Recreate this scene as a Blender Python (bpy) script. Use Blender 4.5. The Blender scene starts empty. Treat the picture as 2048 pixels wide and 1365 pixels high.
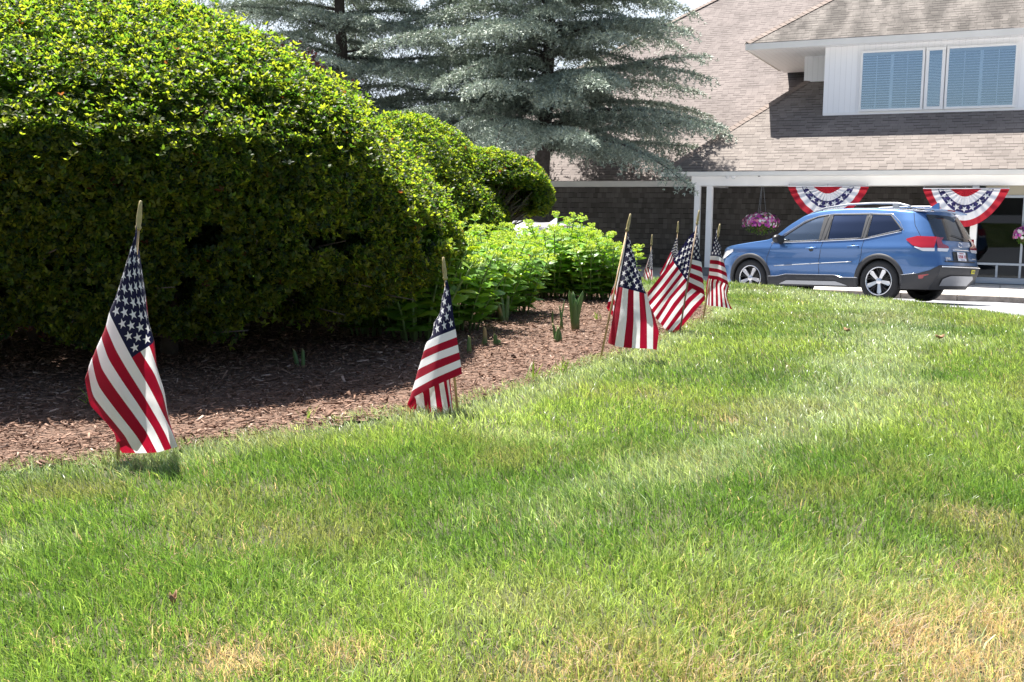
import bpy, bmesh, math, random
import numpy as np
from mathutils import Vector, Matrix, Euler

# ------------------------------------------------------------------ camera, sky, sun, exposure
sc = bpy.context.scene
COL = sc.collection
F_PX = 2080.0                      # focal length in pixels of the 2048 wide frame
EYE = 0.58
PITCH = math.atan(267.5 / F_PX)
ROLL = 0.008
cam_d = bpy.data.cameras.new('camera')
cam = bpy.data.objects.new('camera', cam_d)
COL.objects.link(cam)
cam_d.sensor_width = 36.0
cam_d.lens = 36.0 * F_PX / 2048.0
cam_d.clip_start = 0.05
cam_d.clip_end = 3000.0
cam_rot = Matrix.Rotation(math.pi / 2 - PITCH, 3, 'X') @ Matrix.Rotation(ROLL, 3, 'Z')
cam.matrix_world = Matrix.Translation((0, 0, EYE)) @ cam_rot.to_4x4()
sc.camera = cam
RC = np.array(cam_rot)
CE = np.array([0.0, 0.0, EYE])

SUN = np.array([-0.26, 0.29, 1.0])
SUN /= np.linalg.norm(SUN)
w = bpy.data.worlds.new('World')
sc.world = w
w.use_nodes = True
nt = w.node_tree
sky = nt.nodes.new('ShaderNodeTexSky')
sky.sky_type = 'NISHITA'
sky.sun_disc = False
sky.sun_elevation = math.asin(SUN[2])
sky.sun_rotation = math.atan2(SUN[0], SUN[1])
sky.air_density = 1.0
sky.dust_density = 2.0
sky.ozone_density = 1.2
bg = nt.nodes['Background']
tcw = nt.nodes.new('ShaderNodeTexCoord')
def vdot(v, outp):
    n = nt.nodes.new('ShaderNodeVectorMath'); n.operation = 'DOT_PRODUCT'; n.inputs[1].default_value = v
    nt.links.new(outp, n.inputs[0]); return n.outputs['Value']
def maprange(x, a, b, c, d):
    n = nt.nodes.new('ShaderNodeMapRange'); n.interpolation_type = 'SMOOTHSTEP'
    for i, k in enumerate((a, b, c, d)): n.inputs[i + 1].default_value = k
    nt.links.new(x, n.inputs[0]); return n.outputs[0]
hz = nt.nodes.new('ShaderNodeMath'); hz.operation = 'MULTIPLY'      # thin bright haze low in the sky on the sun's side
nt.links.new(maprange(vdot((0, 0, 1), tcw.outputs['Generated']), .18, .62, 1, 0), hz.inputs[0])
nt.links.new(maprange(vdot((-.25, .97, 0), tcw.outputs['Generated']), .1, .85, 0, 1), hz.inputs[1])
hmix = nt.nodes.new('ShaderNodeMix'); hmix.data_type = 'RGBA'
hmix.inputs[7].default_value = (6.2, 6.9, 7.8, 1)
nt.links.new(hz.outputs[0], hmix.inputs[0]); nt.links.new(sky.outputs[0], hmix.inputs[6])
nt.links.new(hmix.outputs[2], bg.inputs[0])
bg.inputs[1].default_value = 0.056
sun_d = bpy.data.lights.new('sun', 'SUN')
sun_d.energy = 4.8
sun_d.angle = math.radians(0.5)
sun_d.color = (1.0, 0.965, 0.91)
sun = bpy.data.objects.new('sun', sun_d)
COL.objects.link(sun)
sun.rotation_euler = Vector(SUN).to_track_quat('Z', 'Y').to_euler()
sc.view_settings.view_transform = 'Standard'
sc.view_settings.look = 'None'
sc.view_settings.gamma = 1.0
sc.view_settings.use_curve_mapping = False
sc.view_settings.exposure = 1.55
sc.render.engine = 'CYCLES'
sc.cycles.max_bounces = 8
sc.cycles.transparent_max_bounces = 12

rng = np.random.default_rng(11)
random.seed(5)

# ------------------------------------------------------------------ helpers
def ray(px, py):
    return RC @ np.array([(px - 1024) / F_PX, (682.5 - py) / F_PX, -1.0])
def at(px, py, Y):
    d = ray(px, py)
    return CE + d * (Y / d[1])
def hit(px, py, N, c):
    d = ray(px, py); N = np.array(N, float)
    return CE + d * ((c - N @ CE) / (N @ d))

def new_mat(name):
    m = bpy.data.materials.new(name); m.use_nodes = True
    return m, m.node_tree, m.node_tree.nodes['Principled BSDF']
def plain(name, col, rough=0.6, metal=0.0, spec=0.5, noise=0.0, nscale=20.0, bump=0.0, coat=0.0):
    m, t, b = new_mat(name)
    b.inputs['Base Color'].default_value = (*col, 1)
    b.inputs['Roughness'].default_value = rough
    b.inputs['Metallic'].default_value = metal
    b.inputs['Specular IOR Level'].default_value = spec
    b.inputs['Coat Weight'].default_value = coat
    b.inputs['Coat Roughness'].default_value = 0.04
    if noise or bump:
        n = t.nodes.new('ShaderNodeTexNoise'); n.inputs['Scale'].default_value = nscale
        n.inputs['Detail'].default_value = 6
        tc = t.nodes.new('ShaderNodeTexCoord'); t.links.new(tc.outputs['Object'], n.inputs['Vector'])
        if noise:
            r = t.nodes.new('ShaderNodeValToRGB')
            r.color_ramp.elements[0].position = 0.3; r.color_ramp.elements[1].position = 0.7
            r.color_ramp.elements[0].color = (*[c * (1 - noise) for c in col], 1)
            r.color_ramp.elements[1].color = (*[min(1, c * (1 + noise)) for c in col], 1)
            t.links.new(n.outputs[0], r.inputs[0]); t.links.new(r.outputs[0], b.inputs['Base Color'])
        if bump:
            bp = t.nodes.new('ShaderNodeBump'); bp.inputs['Strength'].default_value = bump
            bp.inputs['Distance'].default_value = 0.02
            t.links.new(n.outputs[0], bp.inputs['Height']); t.links.new(bp.outputs[0], b.inputs['Normal'])
    return m
def leaf_mat(name, rough=0.4, trans=0.3, spec=0.5, tint=(1.5, 1.45, 0.6)):
    m, t, b = new_mat(name)
    a = t.nodes.new('ShaderNodeAttribute'); a.attribute_name = 'col'
    t.links.new(a.outputs['Color'], b.inputs['Base Color'])
    b.inputs['Roughness'].default_value = rough
    b.inputs['Specular IOR Level'].default_value = spec
    tr = t.nodes.new('ShaderNodeBsdfTranslucent')
    mu = t.nodes.new('ShaderNodeMix'); mu.data_type = 'RGBA'; mu.blend_type = 'MULTIPLY'
    mu.inputs[0].default_value = 1.0; mu.inputs[7].default_value = (*tint, 1)
    t.links.new(a.outputs['Color'], mu.inputs[6]); t.links.new(mu.outputs[2], tr.inputs[0])
    mx = t.nodes.new('ShaderNodeMixShader'); mx.inputs[0].default_value = trans
    t.links.new(b.outputs[0], mx.inputs[1]); t.links.new(tr.outputs[0], mx.inputs[2])
    t.links.new(mx.outputs[0], t.nodes['Material Output'].inputs[0])
    return m

def np_mesh(name, V, faces, mat, col=None, smooth=False, parent=None, origin=None, uv=None):
    """faces: list of int arrays (M,k). V in world space; origin = world location of the parent / object."""
    V = np.asarray(V, float)
    org = np.array(origin if origin is not None else (0, 0, 0), float)
    me = bpy.data.meshes.new(name)
    me.vertices.add(len(V))
    me.vertices.foreach_set('co', (V - org).astype(np.float32).ravel())
    faces = [np.asarray(f, np.int32) for f in faces if len(f)]
    loops = np.concatenate([f.ravel() for f in faces])
    tot = np.concatenate([np.full(len(f), f.shape[1], np.int32) for f in faces])
    start = np.concatenate([[0], np.cumsum(tot)[:-1]]).astype(np.int32)
    me.loops.add(len(loops)); me.loops.foreach_set('vertex_index', loops)
    me.polygons.add(len(tot)); me.polygons.foreach_set('loop_start', start)
    try:
        me.polygons.foreach_set('loop_total', tot)
    except Exception:
        pass
    if smooth:
        me.polygons.foreach_set('use_smooth', np.ones(len(tot), bool))
    if uv is not None:
        l = me.uv_layers.new(name='UVMap')
        l.data.foreach_set('uv', np.asarray(uv, np.float32)[loops].ravel())
    me.update(calc_edges=True)
    if col is not None:
        at_ = me.attributes.new('col', 'FLOAT_COLOR', 'POINT')
        c4 = np.ones((len(V), 4), np.float32); c4[:, :3] = col
        at_.data.foreach_set('color', c4.ravel())
    me.validate()
    if mat is not None:
        me.materials.append(mat)
    o = bpy.data.objects.new(name, me); COL.objects.link(o)
    if parent is not None:
        o.parent = parent
    else:
        o.location = org
    return o

class MB:
    """collects simple shapes into one mesh"""
    def __init__(s): s.v = []; s.f = []; s.uv = {}
    def add(s, vs, fs):
        k = len(s.v); s.v += [tuple(map(float, p)) for p in vs]; s.f += [tuple(i + k for i in f) for f in fs]
        return s
    def box(s, c, size, ax=None):
        c = np.array(c, float); h = np.array(size, float) / 2
        A = np.eye(3) if ax is None else np.array(ax)
        vs = [c + A[0] * h[0] * x + A[1] * h[1] * y + A[2] * h[2] * z for x in (-1, 1) for y in (-1, 1) for z in (-1, 1)]
        return s.add(vs, [(0, 1, 3, 2), (4, 6, 7, 5), (0, 4, 5, 1), (2, 3, 7, 6), (0, 2, 6, 4), (1, 5, 7, 3)])
    def quad(s, a, b, c, d): return s.add([a, b, c, d], [(0, 1, 2, 3)])
    def tube(s, pts, rad, n=8, cap=True):
        pts = [np.array(p, float) for p in pts]
        if not hasattr(rad, '__len__'): rad = [rad] * len(pts)
        vs = []; fs = []
        ref = np.array([0.31, 0.17, 0.93])
        for i, p in enumerate(pts):
            d = pts[min(i + 1, len(pts) - 1)] - pts[max(i - 1, 0)]
            d = d / (np.linalg.norm(d) + 1e-9)
            a = np.cross(d, ref)
            if np.linalg.norm(a) < 1e-3: a = np.cross(d, (1, 0, 0))
            a /= np.linalg.norm(a); b = np.cross(d, a)
            for k in range(n):
                t = 2 * math.pi * k / n
                vs.append(p + rad[i] * (math.cos(t) * a + math.sin(t) * b))
        for i in range(len(pts) - 1):
            for k in range(n):
                fs.append((i * n + k, i * n + (k + 1) % n, (i + 1) * n + (k + 1) % n, (i + 1) * n + k))
        if cap:
            fs.append(tuple(range(n))[::-1]); fs.append(tuple((len(pts) - 1) * n + k for k in range(n)))
        return s.add(vs, fs)
    def lathe(s, c, ax, prof, n=32):
        """prof: list of (radius, offset along ax)"""
        c = np.array(c, float); ax = np.array(ax, float); ax /= np.linalg.norm(ax)
        a = np.cross(ax, (0.1, 0.2, 0.97)); a /= np.linalg.norm(a); b = np.cross(ax, a)
        vs = [c + ax * h + r * (math.cos(2 * math.pi * k / n) * a + math.sin(2 * math.pi * k / n) * b) for r, h in prof for k in range(n)]
        fs = [(i * n + k, i * n + (k + 1) % n, (i + 1) * n + (k + 1) % n, (i + 1) * n + k) for i in range(len(prof) - 1) for k in range(n)]
        return s.add(vs, fs)
    def grid(s, P):
        P = np.asarray(P); a, b = P.shape[:2]
        return s.add(P.reshape(-1, 3), [(i * b + j, i * b + j + 1, (i + 1) * b + j + 1, (i + 1) * b + j) for i in range(a - 1) for j in range(b - 1)])
    def build(s, name, mat, parent=None, origin=None, smooth=False, uvf=None):
        org = np.array(origin if origin is not None else (0, 0, 0), float)
        me = bpy.data.meshes.new(name)
        V = np.array(s.v)
        me.from_pydata([tuple(p) for p in (V - org)], [], s.f)
        if uvf is not None:
            l = me.uv_layers.new(name='UVMap')
            for p in me.polygons:
                for li, vi in zip(p.loop_indices, p.vertices):
                    l.data[li].uv = uvf(V[vi], p)
        if smooth:
            for p in me.polygons: p.use_smooth = True
        me.update()
        if mat is not None: me.materials.append(mat)
        o = bpy.data.objects.new(name, me); COL.objects.link(o)
        if parent is not None: o.parent = parent
        else: o.location = org
        return o

def bevel(o, w=0.004, seg=2):
    m = o.modifiers.new('bevel', 'BEVEL'); m.width = w; m.segments = seg; m.limit_method = 'ANGLE'; m.angle_limit = math.radians(40)
    return o
def thing(name, loc, label, cat, group=None):
    o = bpy.data.objects.new(name, None); COL.objects.link(o); o.location = tuple(map(float, loc))
    o.empty_display_size = 0.1
    tag(o, label, cat, group)
    return o
def tag(o, label=None, cat=None, group=None, kind=None):
    if label: o['label'] = label
    if cat: o['category'] = cat
    if group: o['group'] = group
    if kind: o['kind'] = kind
    return o

def unit(a): return a / (np.linalg.norm(a, axis=-1, keepdims=True) + 1e-9)
def rand_dirs(n, r=rng): return unit(r.normal(size=(n, 3)))
def leafset(P, D, N, L, W, bend=0.15, fold=0.25):
    n = len(P); L = np.broadcast_to(L, n)[:, None]; W = np.broadcast_to(W, n)[:, None]
    D = unit(D); B = unit(np.cross(N, D)); N2 = np.cross(D, B)
    t = np.array([0, .33, .33, .72, .72, 1.0]); sd = np.array([0, -.46, .46, -.42, .42, 0])
    V = np.empty((n, 6, 3))
    for k in range(6):
        V[:, k] = P + D * L * t[k] + B * W * sd[k] + N2 * (fold * abs(sd[k]) * W - bend * L * t[k] ** 2)
    i = (np.arange(n) * 6)[:, None]
    return V.reshape(-1, 3), [np.concatenate([i + [[0, 2, 1]], i + [[3, 4, 5]]]), i + [[1, 2, 4, 3]]]

def _hash(ix, iy, s):
    h = np.sin(ix * 127.1 + iy * 311.7 + s * 74.7) * 43758.5453
    return h - np.floor(h)
def vnoise(x, y, s=0.0):
    ix, iy = np.floor(x), np.floor(y); fx, fy = x - ix, y - iy
    fx = fx * fx * (3 - 2 * fx); fy = fy * fy * (3 - 2 * fy)
    a = _hash(ix, iy, s); b = _hash(ix + 1, iy, s); c = _hash(ix, iy + 1, s); d = _hash(ix + 1, iy + 1, s)
    return (a * (1 - fx) + b * fx) * (1 - fy) + (c * (1 - fx) + d * fx) * fy
def fbm(x, y, s=0.0, o=3):
    return sum(vnoise(x * 2 ** k, y * 2 ** k, s + k) * 0.5 ** k for k in range(o)) / sum(0.5 ** k for k in range(o))
def sstep(a, b, x):
    t = np.clip((x - a) / (b - a), 0, 1); return t * t * (3 - 2 * t)

# ------------------------------------------------------------------ building frame and terrain functions
TH = math.radians(25)
U = np.array([math.cos(TH), -math.sin(TH), 0.0])      # along the facade, to the right
NN = np.array([-math.sin(TH), -math.cos(TH), 0.0])    # out of the facade, towards the lawn
ZUP = np.array([0, 0, 1.0])
Z_WALK = -1.10
O_B = hit(2000, 575, (0, 0, 1), Z_WALK); O_B[2] = 0
def bld(s, wv, z): return O_B + U * s + NN * wv + ZUP * z
def to_sw(P): return (P[..., 0] - O_B[0]) * U[0] + (P[..., 1] - O_B[1]) * U[1], (P[..., 0] - O_B[0]) * NN[0] + (P[..., 1] - O_B[1]) * NN[1]
def drive_z(X, Y):
    wv = (X - O_B[0]) * NN[0] + (Y - O_B[1]) * NN[1]
    return -1.0 - 0.062 * np.clip(6.54 - wv, -4.0, 3.7)
def ground_z(X, Y):
    X = np.asarray(X, float); Y = np.asarray(Y, float)
    e = np.sqrt(((X + 0.5) / np.where(X > -0.5, 3.7, 9.0)) ** 2 + ((Y - 3.0) / 6.6) ** 2 + 1e-9)
    q = np.maximum(e - 0.93, 0) * 3.9
    h = -0.30 * q * q / (q + 0.5)
    h = h + 0.012 * (fbm(X * 0.9, Y * 0.9, 3.0) - 0.5) * 2
    return np.maximum(h, -1.6)

# lawn / mulch boundary, in metres
EDGE = [(-6.0, 2.6), (-4.0, 2.05), (-2.6, 1.9), (-1.7, 2.02), (-1.11, 2.20), (-0.90, 2.31), (-0.65, 2.55), (-0.29, 2.85), (-0.04, 3.19),
        (0.33, 3.89), (0.59, 4.39), (0.80, 4.83), (1.04, 5.45), (1.17, 5.95), (1.15, 6.5), (0.85, 7.3), (0.35, 8.3), (-0.6, 9.2), (-2.5, 9.7), (-6.0, 9.6)]
def in_bed(X, Y, grow=0.0):
    X = np.asarray(X, float) + 0.03 * (vnoise(X * 9, Y * 9, 5.) - .5) * 2; Y = np.asarray(Y, float)
    ins = np.zeros(X.shape, bool); n = len(EDGE)
    for i in range(n):
        (x1, y1), (x2, y2) = EDGE[i], EDGE[(i + 1) % n]
        c = ((y1 > Y) != (y2 > Y)) & (X < (x2 - x1) * (Y - y1) / (y2 - y1 + 1e-12) + x1)
        ins ^= c
    return ins

# ------------------------------------------------------------------ ground: asphalt, sidewalk, lawn, mulch
m_asph, t, b = new_mat('asphalt')
n1 = t.nodes.new('ShaderNodeTexNoise'); n1.inputs['Scale'].default_value = 90; n1.inputs['Detail'].default_value = 8
n2 = t.nodes.new('ShaderNodeTexNoise'); n2.inputs['Scale'].default_value = 0.5; n2.inputs['Detail'].default_value = 5
tc = t.nodes.new('ShaderNodeTexCoord')
for nn in (n1, n2): t.links.new(tc.outputs['Object'], nn.inputs['Vector'])
mxn = t.nodes.new('ShaderNodeMath'); mxn.operation = 'MULTIPLY_ADD'; mxn.inputs[1].default_value = 0.5
t.links.new(n1.outputs[0], mxn.inputs[0]); t.links.new(n2.outputs[0], mxn.inputs[2])
rp = t.nodes.new('ShaderNodeValToRGB'); rp.color_ramp.elements[0].position = 0.4; rp.color_ramp.elements[1].position = 1.0
rp.color_ramp.elements[0].color = (0.22, 0.22, 0.23, 1); rp.color_ramp.elements[1].color = (0.34, 0.34, 0.35, 1)
t.links.new(mxn.outputs[0], rp.inputs[0]); t.links.new(rp.outputs[0], b.inputs['Base Color']); b.inputs['Roughness'].default_value = 0.85

gx = np.concatenate([np.linspace(-400, -30, 12), np.linspace(-25, 40, 66), np.linspace(50, 400, 12)])
gy = np.concatenate([np.linspace(-300, -20, 8), np.linspace(-15, 45, 61), np.linspace(60, 700, 12)])
GX, GY = np.meshgrid(gx, gy, indexing='ij')
GZ = drive_z(GX, GY)
a, bb = GX.shape
I = np.arange(a * bb).reshape(a, bb)
Q = np.stack([I[:-1, :-1], I[1:, :-1], I[1:, 1:], I[:-1, 1:]], -1).reshape(-1, 4)
tag(np_mesh('driveway', np.stack([GX, GY, GZ], -1).reshape(-1, 3), [Q], m_asph, smooth=True), kind='structure')

m_conc = plain('concrete', (0.62, 0.60, 0.56), 0.85, noise=0.10, nscale=6)
m_curb = plain('curb_stone', (0.27, 0.235, 0.205), 0.9, noise=0.35, nscale=9, bump=0.3)
W_CURB = 2.85
mb = MB()
for k in range(12):
    s0 = -24 + k * 3.0
    mb.add([bld(s0 + .006, W_CURB - .15, Z_WALK), bld(s0 + 2.994, W_CURB - .15, Z_WALK), bld(s0 + 2.994, -4.2, Z_WALK), bld(s0 + .006, -4.2, Z_WALK),
            bld(s0 + .006, W_CURB - .15, -1.5), bld(s0 + 2.994, W_CURB - .15, -1.5), bld(s0 + 2.994, -4.2, -1.5), bld(s0 + .006, -4.2, -1.5)],
           [(0, 1, 2, 3), (0, 4, 5, 1), (1, 5, 6, 2), (3, 7, 4, 0)])
tag(mb.build('sidewalk', m_conc), kind='structure')
mb = MB()
k = 0; s0 = -24.0
while s0 < 11.5:
    L = random.uniform(0.9, 1.5)
    mb.box(bld(s0 + L / 2, W_CURB - .072, Z_WALK - 0.2 + 0.003), (L - .012, .15, .4), (U, NN, ZUP)); s0 += L
tag(bevel(mb.build('kerb', m_curb), .012), kind='structure')

# lawn soil
m_soil = plain('lawn_soil', (0.06, 0.062, 0.026), 0.95, noise=0.45, nscale=14, bump=0.4)
gx = np.linspace(-10, 7.5, 176); gy = np.linspace(-4, 16, 201)
GX, GY = np.meshgrid(gx, gy, indexing='ij'); GZ = ground_z(GX, GY)
a, bb = GX.shape; I = np.arange(a * bb).reshape(a, bb)
Q = np.stack([I[:-1, :-1], I[1:, :-1], I[1:, 1:], I[:-1, 1:]], -1).reshape(-1, 4)
tag(np_mesh('lawn', np.stack([GX, GY, GZ], -1).reshape(-1, 3), [Q], m_soil, smooth=True), kind='structure')

# mulch sheet
m_mulch, t, b = new_mat('mulch')
tc = t.nodes.new('ShaderNodeTexCoord')
n1 = t.nodes.new('ShaderNodeTexNoise'); n1.inputs['Scale'].default_value = 60; n1.inputs['Detail'].default_value = 8
t.links.new(tc.outputs['Object'], n1.inputs['Vector'])
rp = t.nodes.new('ShaderNodeValToRGB')
rp.color_ramp.elements[0].position = 0.32; rp.color_ramp.elements[1].position = 0.72
rp.color_ramp.elements[0].color = (0.06, 0.033, 0.021, 1); rp.color_ramp.elements[1].color = (0.26, 0.155, 0.105, 1)
t.links.new(n1.outputs[0], rp.inputs[0]); t.links.new(rp.outputs[0], b.inputs['Base Color'])
b.inputs['Roughness'].default_value = 0.9
bp = t.nodes.new('ShaderNodeBump'); bp.inputs['Strength'].default_value = 0.8; bp.inputs['Distance'].default_value = 0.02
t.links.new(n1.outputs[0], bp.inputs['Height']); t.links.new(bp.outputs[0], b.inputs['Normal'])
def mulch_z(X, Y): return ground_z(X, Y) + 0.004 + 0.007 * fbm(np.asarray(X) * 5, np.asarray(Y) * 5, 8.0)
gx = np.arange(-6.0, 1.4, 0.03); gy = np.arange(1.8, 9.8, 0.03)
GX, GY = np.meshgrid(gx, gy, indexing='ij')
GZ = mulch_z(GX, GY)
a, bb = GX.shape; I = np.arange(a * bb).reshape(a, bb)
cin = in_bed(GX[:-1, :-1] + .015, GY[:-1, :-1] + .015)
Q = np.stack([I[:-1, :-1], I[1:, :-1], I[1:, 1:], I[:-1, 1:]], -1)[cin]
used, inv = np.unique(Q, return_inverse=True)
V = np.stack([GX, GY, GZ], -1).reshape(-1, 3)[used]
tag(np_mesh('mulch_bed', V, [inv.reshape(-1, 4)], m_mulch, smooth=True), kind='structure')

# bark chips
def bark():
    n = 110000
    X = rng.uniform(-2.6, 1.3, n); Y = 1.9 + (rng.uniform(0, 1, n) ** 1.5) * 5.2
    k = in_bed(X, Y) & (np.abs(X) < 0.62 * Y + 0.6); X, Y = X[k], Y[k]; n = len(X)
    Z = mulch_z(X, Y)
    L = rng.gamma(2.0, 0.0038, n) + 0.005; W = L * rng.uniform(0.12, 0.4, n); T = W * 0.35
    big = rng.uniform(size=n) < 0.03; L[big] *= 1.8
    D = unit(np.stack([rng.normal(size=n), rng.normal(size=n), rng.normal(size=n) * 0.22], -1))
    Nn = unit(np.stack([rng.normal(size=n) * .3, rng.normal(size=n) * .3, np.ones(n)], -1))
    B = unit(np.cross(Nn, D)); N2 = np.cross(D, B)
    C = np.stack([X, Y, Z + 0.004 + rng.uniform(0, .008, n)], -1)
    V = np.empty((n, 8, 3)); j = 0
    for x in (-.5, .5):
        for y in (-.5, .5):
            tp = rng.uniform(.5, 1, n)[:, None]
            for z in (-.5, .5):
                V[:, j] = C + D * (L * x)[:, None] + B * (W * y)[:, None] * tp + N2 * (T * z)[:, None]; j += 1
    f = np.array([(0, 1, 3, 2), (4, 6, 7, 5), (0, 4, 5, 1), (2, 3, 7, 6), (0, 2, 6, 4), (1, 5, 7, 3)])
    Q = (np.arange(n) * 8)[:, None, None] + f[None]
    base = np.array([[.125, .066, .041], [.20, .112, .074], [.30, .185, .130], [.43, .305, .235], [.07, .038, .025]])
    c = base[rng.choice(5, n, p=[.3, .3, .2, .08, .12])] * rng.uniform(.8, 1.2, (n, 1))
    o = np_mesh('bark_chips', V.reshape(-1, 3), [Q.reshape(-1, 4)], MAT_CHIP, col=np.repeat(c, 8, 0))
    tag(o, 'loose reddish brown bark chips covering the planting bed', 'mulch', kind='stuff')
MAT_CHIP = leaf_mat('bark_chip', rough=0.75, trans=0.0, spec=0.3)
bark()

# ------------------------------------------------------------------ grass
MAT_GRASS = leaf_mat('grass_blade', rough=0.34, trans=0.36, spec=0.6, tint=(1.8, 1.8, 0.95))
DRY = [(0.60, 1.29, .20, 1.25), (0.74, 1.36, .22, 1.0), (0.46, 1.25, .10, .75), (-0.33, 1.265, .09, 1.0), (-0.22, 1.28, .07, .9), (0.10, 1.26, .13, .6), (0.25, 1.24, .10, .6),
       (0.76, 1.62, .10, .6), (0.64, 1.52, .09, .5), (0.60, 2.8, .05, .7), (0.30, 1.42, .07, .45), (0.88, 1.9, .08, .45), (-.60, 1.30, .06, .3), (1.0, 1.4, .3, .6)]
def dryness(X, Y):
    d = np.zeros_like(X)
    for x, y, r, s in DRY:
        d = np.maximum(d, s * np.exp(-(((X - x) / r) ** 2 + ((Y - y) / (r * .75)) ** 2)))
    d = d * (0.45 + 1.1 * fbm(X * 11, Y * 11, 21.))
    d += 0.15 * sstep(.66, .85, fbm(X * 2.2, Y * 2.2, 31.))
    return np.clip(d, 0, 1)
def grass():
    Xs, Ys, Ws, Ls = [], [], [], []
    for y0, y1, den, wd, ln in ((0.9, 1.7, 60000, .0016, .034), (1.7, 2.6, 42000, .0018, .033), (2.6, 4.0, 20000, .0026, .032), (4.0, 6.2, 12500, .0034, .033), (6.2, 10.5, 6500, .0048, .035)):
        xm0 = 0.58 * y1 + 0.75
        area = 2 * xm0 * (y1 - y0); n = int(area * den)
        X = rng.uniform(-xm0, xm0, n); Y = rng.uniform(y0, y1, n)
        k = (np.abs(X) < 0.58 * Y + .75) & ~in_bed(X + .03, Y - .05)
        k &= (fbm(X * 16, Y * 16, 2.) + rng.uniform(-.35, .35, n) > .26)
        X, Y = X[k], Y[k]
        z = ground_z(X, Y); k = z > -0.75; X, Y = X[k], Y[k]
        Xs.append(X); Ys.append(Y); Ws.append(np.full(len(X), wd)); Ls.append(np.full(len(X), ln))
    X = np.concatenate(Xs); Y = np.concatenate(Ys); W = np.concatenate(Ws); L = np.concatenate(Ls); n = len(X)
    Z = ground_z(X, Y) - 0.003
    tuft = fbm(X * 7, Y * 7, 14.)
    L = L * rng.uniform(.55, 1.25, n) * (0.65 + 0.75 * tuft)
    W = W * rng.uniform(.6, 1.3, n) * np.where(rng.uniform(size=n) < .05, 1.8, 1.0)
    dry = dryness(X, Y)
    isdry = rng.uniform(size=n) < (0.02 + 0.8 * dry)
    ex = np.array(EDGE[2:15]); dist = np.full(n, 9.0)
    for (x1, y1), (x2, y2) in zip(ex[:-1], ex[1:]):
        tt = np.clip(((X - x1) * (x2 - x1) + (Y - y1) * (y2 - y1)) / ((x2 - x1) ** 2 + (y2 - y1) ** 2), 0, 1)
        dist = np.minimum(dist, np.hypot(X - x1 - tt * (x2 - x1), Y - y1 - tt * (y2 - y1)))
    dist = dist + .14 * (fbm(X * 1.5, Y * 1.5, 77.) - .5)
    pale = np.exp(-((dist - .03) / .13) ** 2) * .8 + .85 * sstep(-.3, .7, X) * np.exp(-((dist - .92) / .24) ** 2) + .45 * np.exp(-((dist - 2.0) / .25) ** 2)   # mowing bands along the bed, sheen of the leaning blades put into their colour
    # lean: a mown nap that swirls slowly plus a random part
    ang = 6.3 * fbm(X * .55, Y * .55, 9.) * (1 - np.minimum(pale, 1) * .8) + 1.2 * np.minimum(pale, 1) + rng.normal(size=n) * 1.1
    lean = np.abs(rng.normal(0.52, .38, n)) + isdry * rng.uniform(0, .35, n)
    W = np.where(isdry, W * .75, W)
    H = np.stack([np.cos(ang), np.sin(ang), np.zeros(n)], -1)
    up = np.array([0, 0, 1.0])
    d1 = unit(up + H * (lean * .6)[:, None]); d2 = unit(up * .75 + H * (lean * 1.7)[:, None])
    yaw = rng.uniform(0, 6.28, n)
    side = np.stack([np.cos(yaw), np.sin(yaw), np.zeros(n)], -1)
    side = unit(side - d1 * (side * d1).sum(1, keepdims=True))
    P = np.stack([X, Y, Z], -1); w2 = (W / 2)[:, None]; l2 = (L * .55)[:, None]
    V = np.empty((n, 5, 3))
    V[:, 0] = P - side * w2; V[:, 1] = P + side * w2
    M = P + d1 * l2
    V[:, 2] = M - side * w2 * .85; V[:, 3] = M + side * w2 * .85
    V[:, 4] = M + d2 * (L * .5)[:, None]
    i = (np.arange(n) * 5)[:, None]
    # colour: rich green / yellow green / pale blue grey green, also painting the mown sheen / straw
    p1 = fbm(X * 1.4, Y * 1.4, 41.); p2 = fbm(X * 3.1 + 7, Y * 3.1, 51.)
    g = np.array([.115, .212, .048]); yg = np.array([.272, .358, .108]); bg_ = np.array([.47, .53, .34]); st = np.array([.60, .45, .35])
    a1 = sstep(.40, .66, p1 + rng.normal(0, .09, n) + .10 * sstep(2.4, 4.5, Y) - .09 * sstep(.3, -.5, X) * sstep(2.6, 1.6, Y))[:, None]; a2 = sstep(.42, .66, p2 * .75 + .46 * pale - .05 + rng.normal(0, .09, n))[:, None]
    c = g * (1 - a1) + yg * a1
    c = c * (1 - .65 * a2) + bg_ * .65 * a2
    ol = np.array([.27, .25, .135])      # tired olive grass, mostly in the dry foreground and far right
    ow = sstep(.42, .66, fbm(X * 3.4, Y * 3.4, 91.) + .20 * sstep(1.9, 1.35, Y) * sstep(-.1, .5, X) + .06 * sstep(1.1, 1.9, dist) - .22 + rng.normal(0, .08, n))[:, None]
    c = c * (1 - .6 * ow) + ol * .6 * ow
    c = c * rng.uniform(.5, 1.55, (n, 1))
    cd = st * rng.uniform(.6, 1.2, (n, 1)) * np.array([1, 1, 1])
    c = np.where(isdry[:, None], cd, c)
    o = np_mesh('grass', V.reshape(-1, 3), [i + [[0, 1, 3, 2]], i + [[2, 3, 4]]], MAT_GRASS, col=np.repeat(c, 5, 0))
    tag(o, 'mown lawn grass with green and straw coloured patches', 'grass', kind='stuff')
grass()

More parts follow.
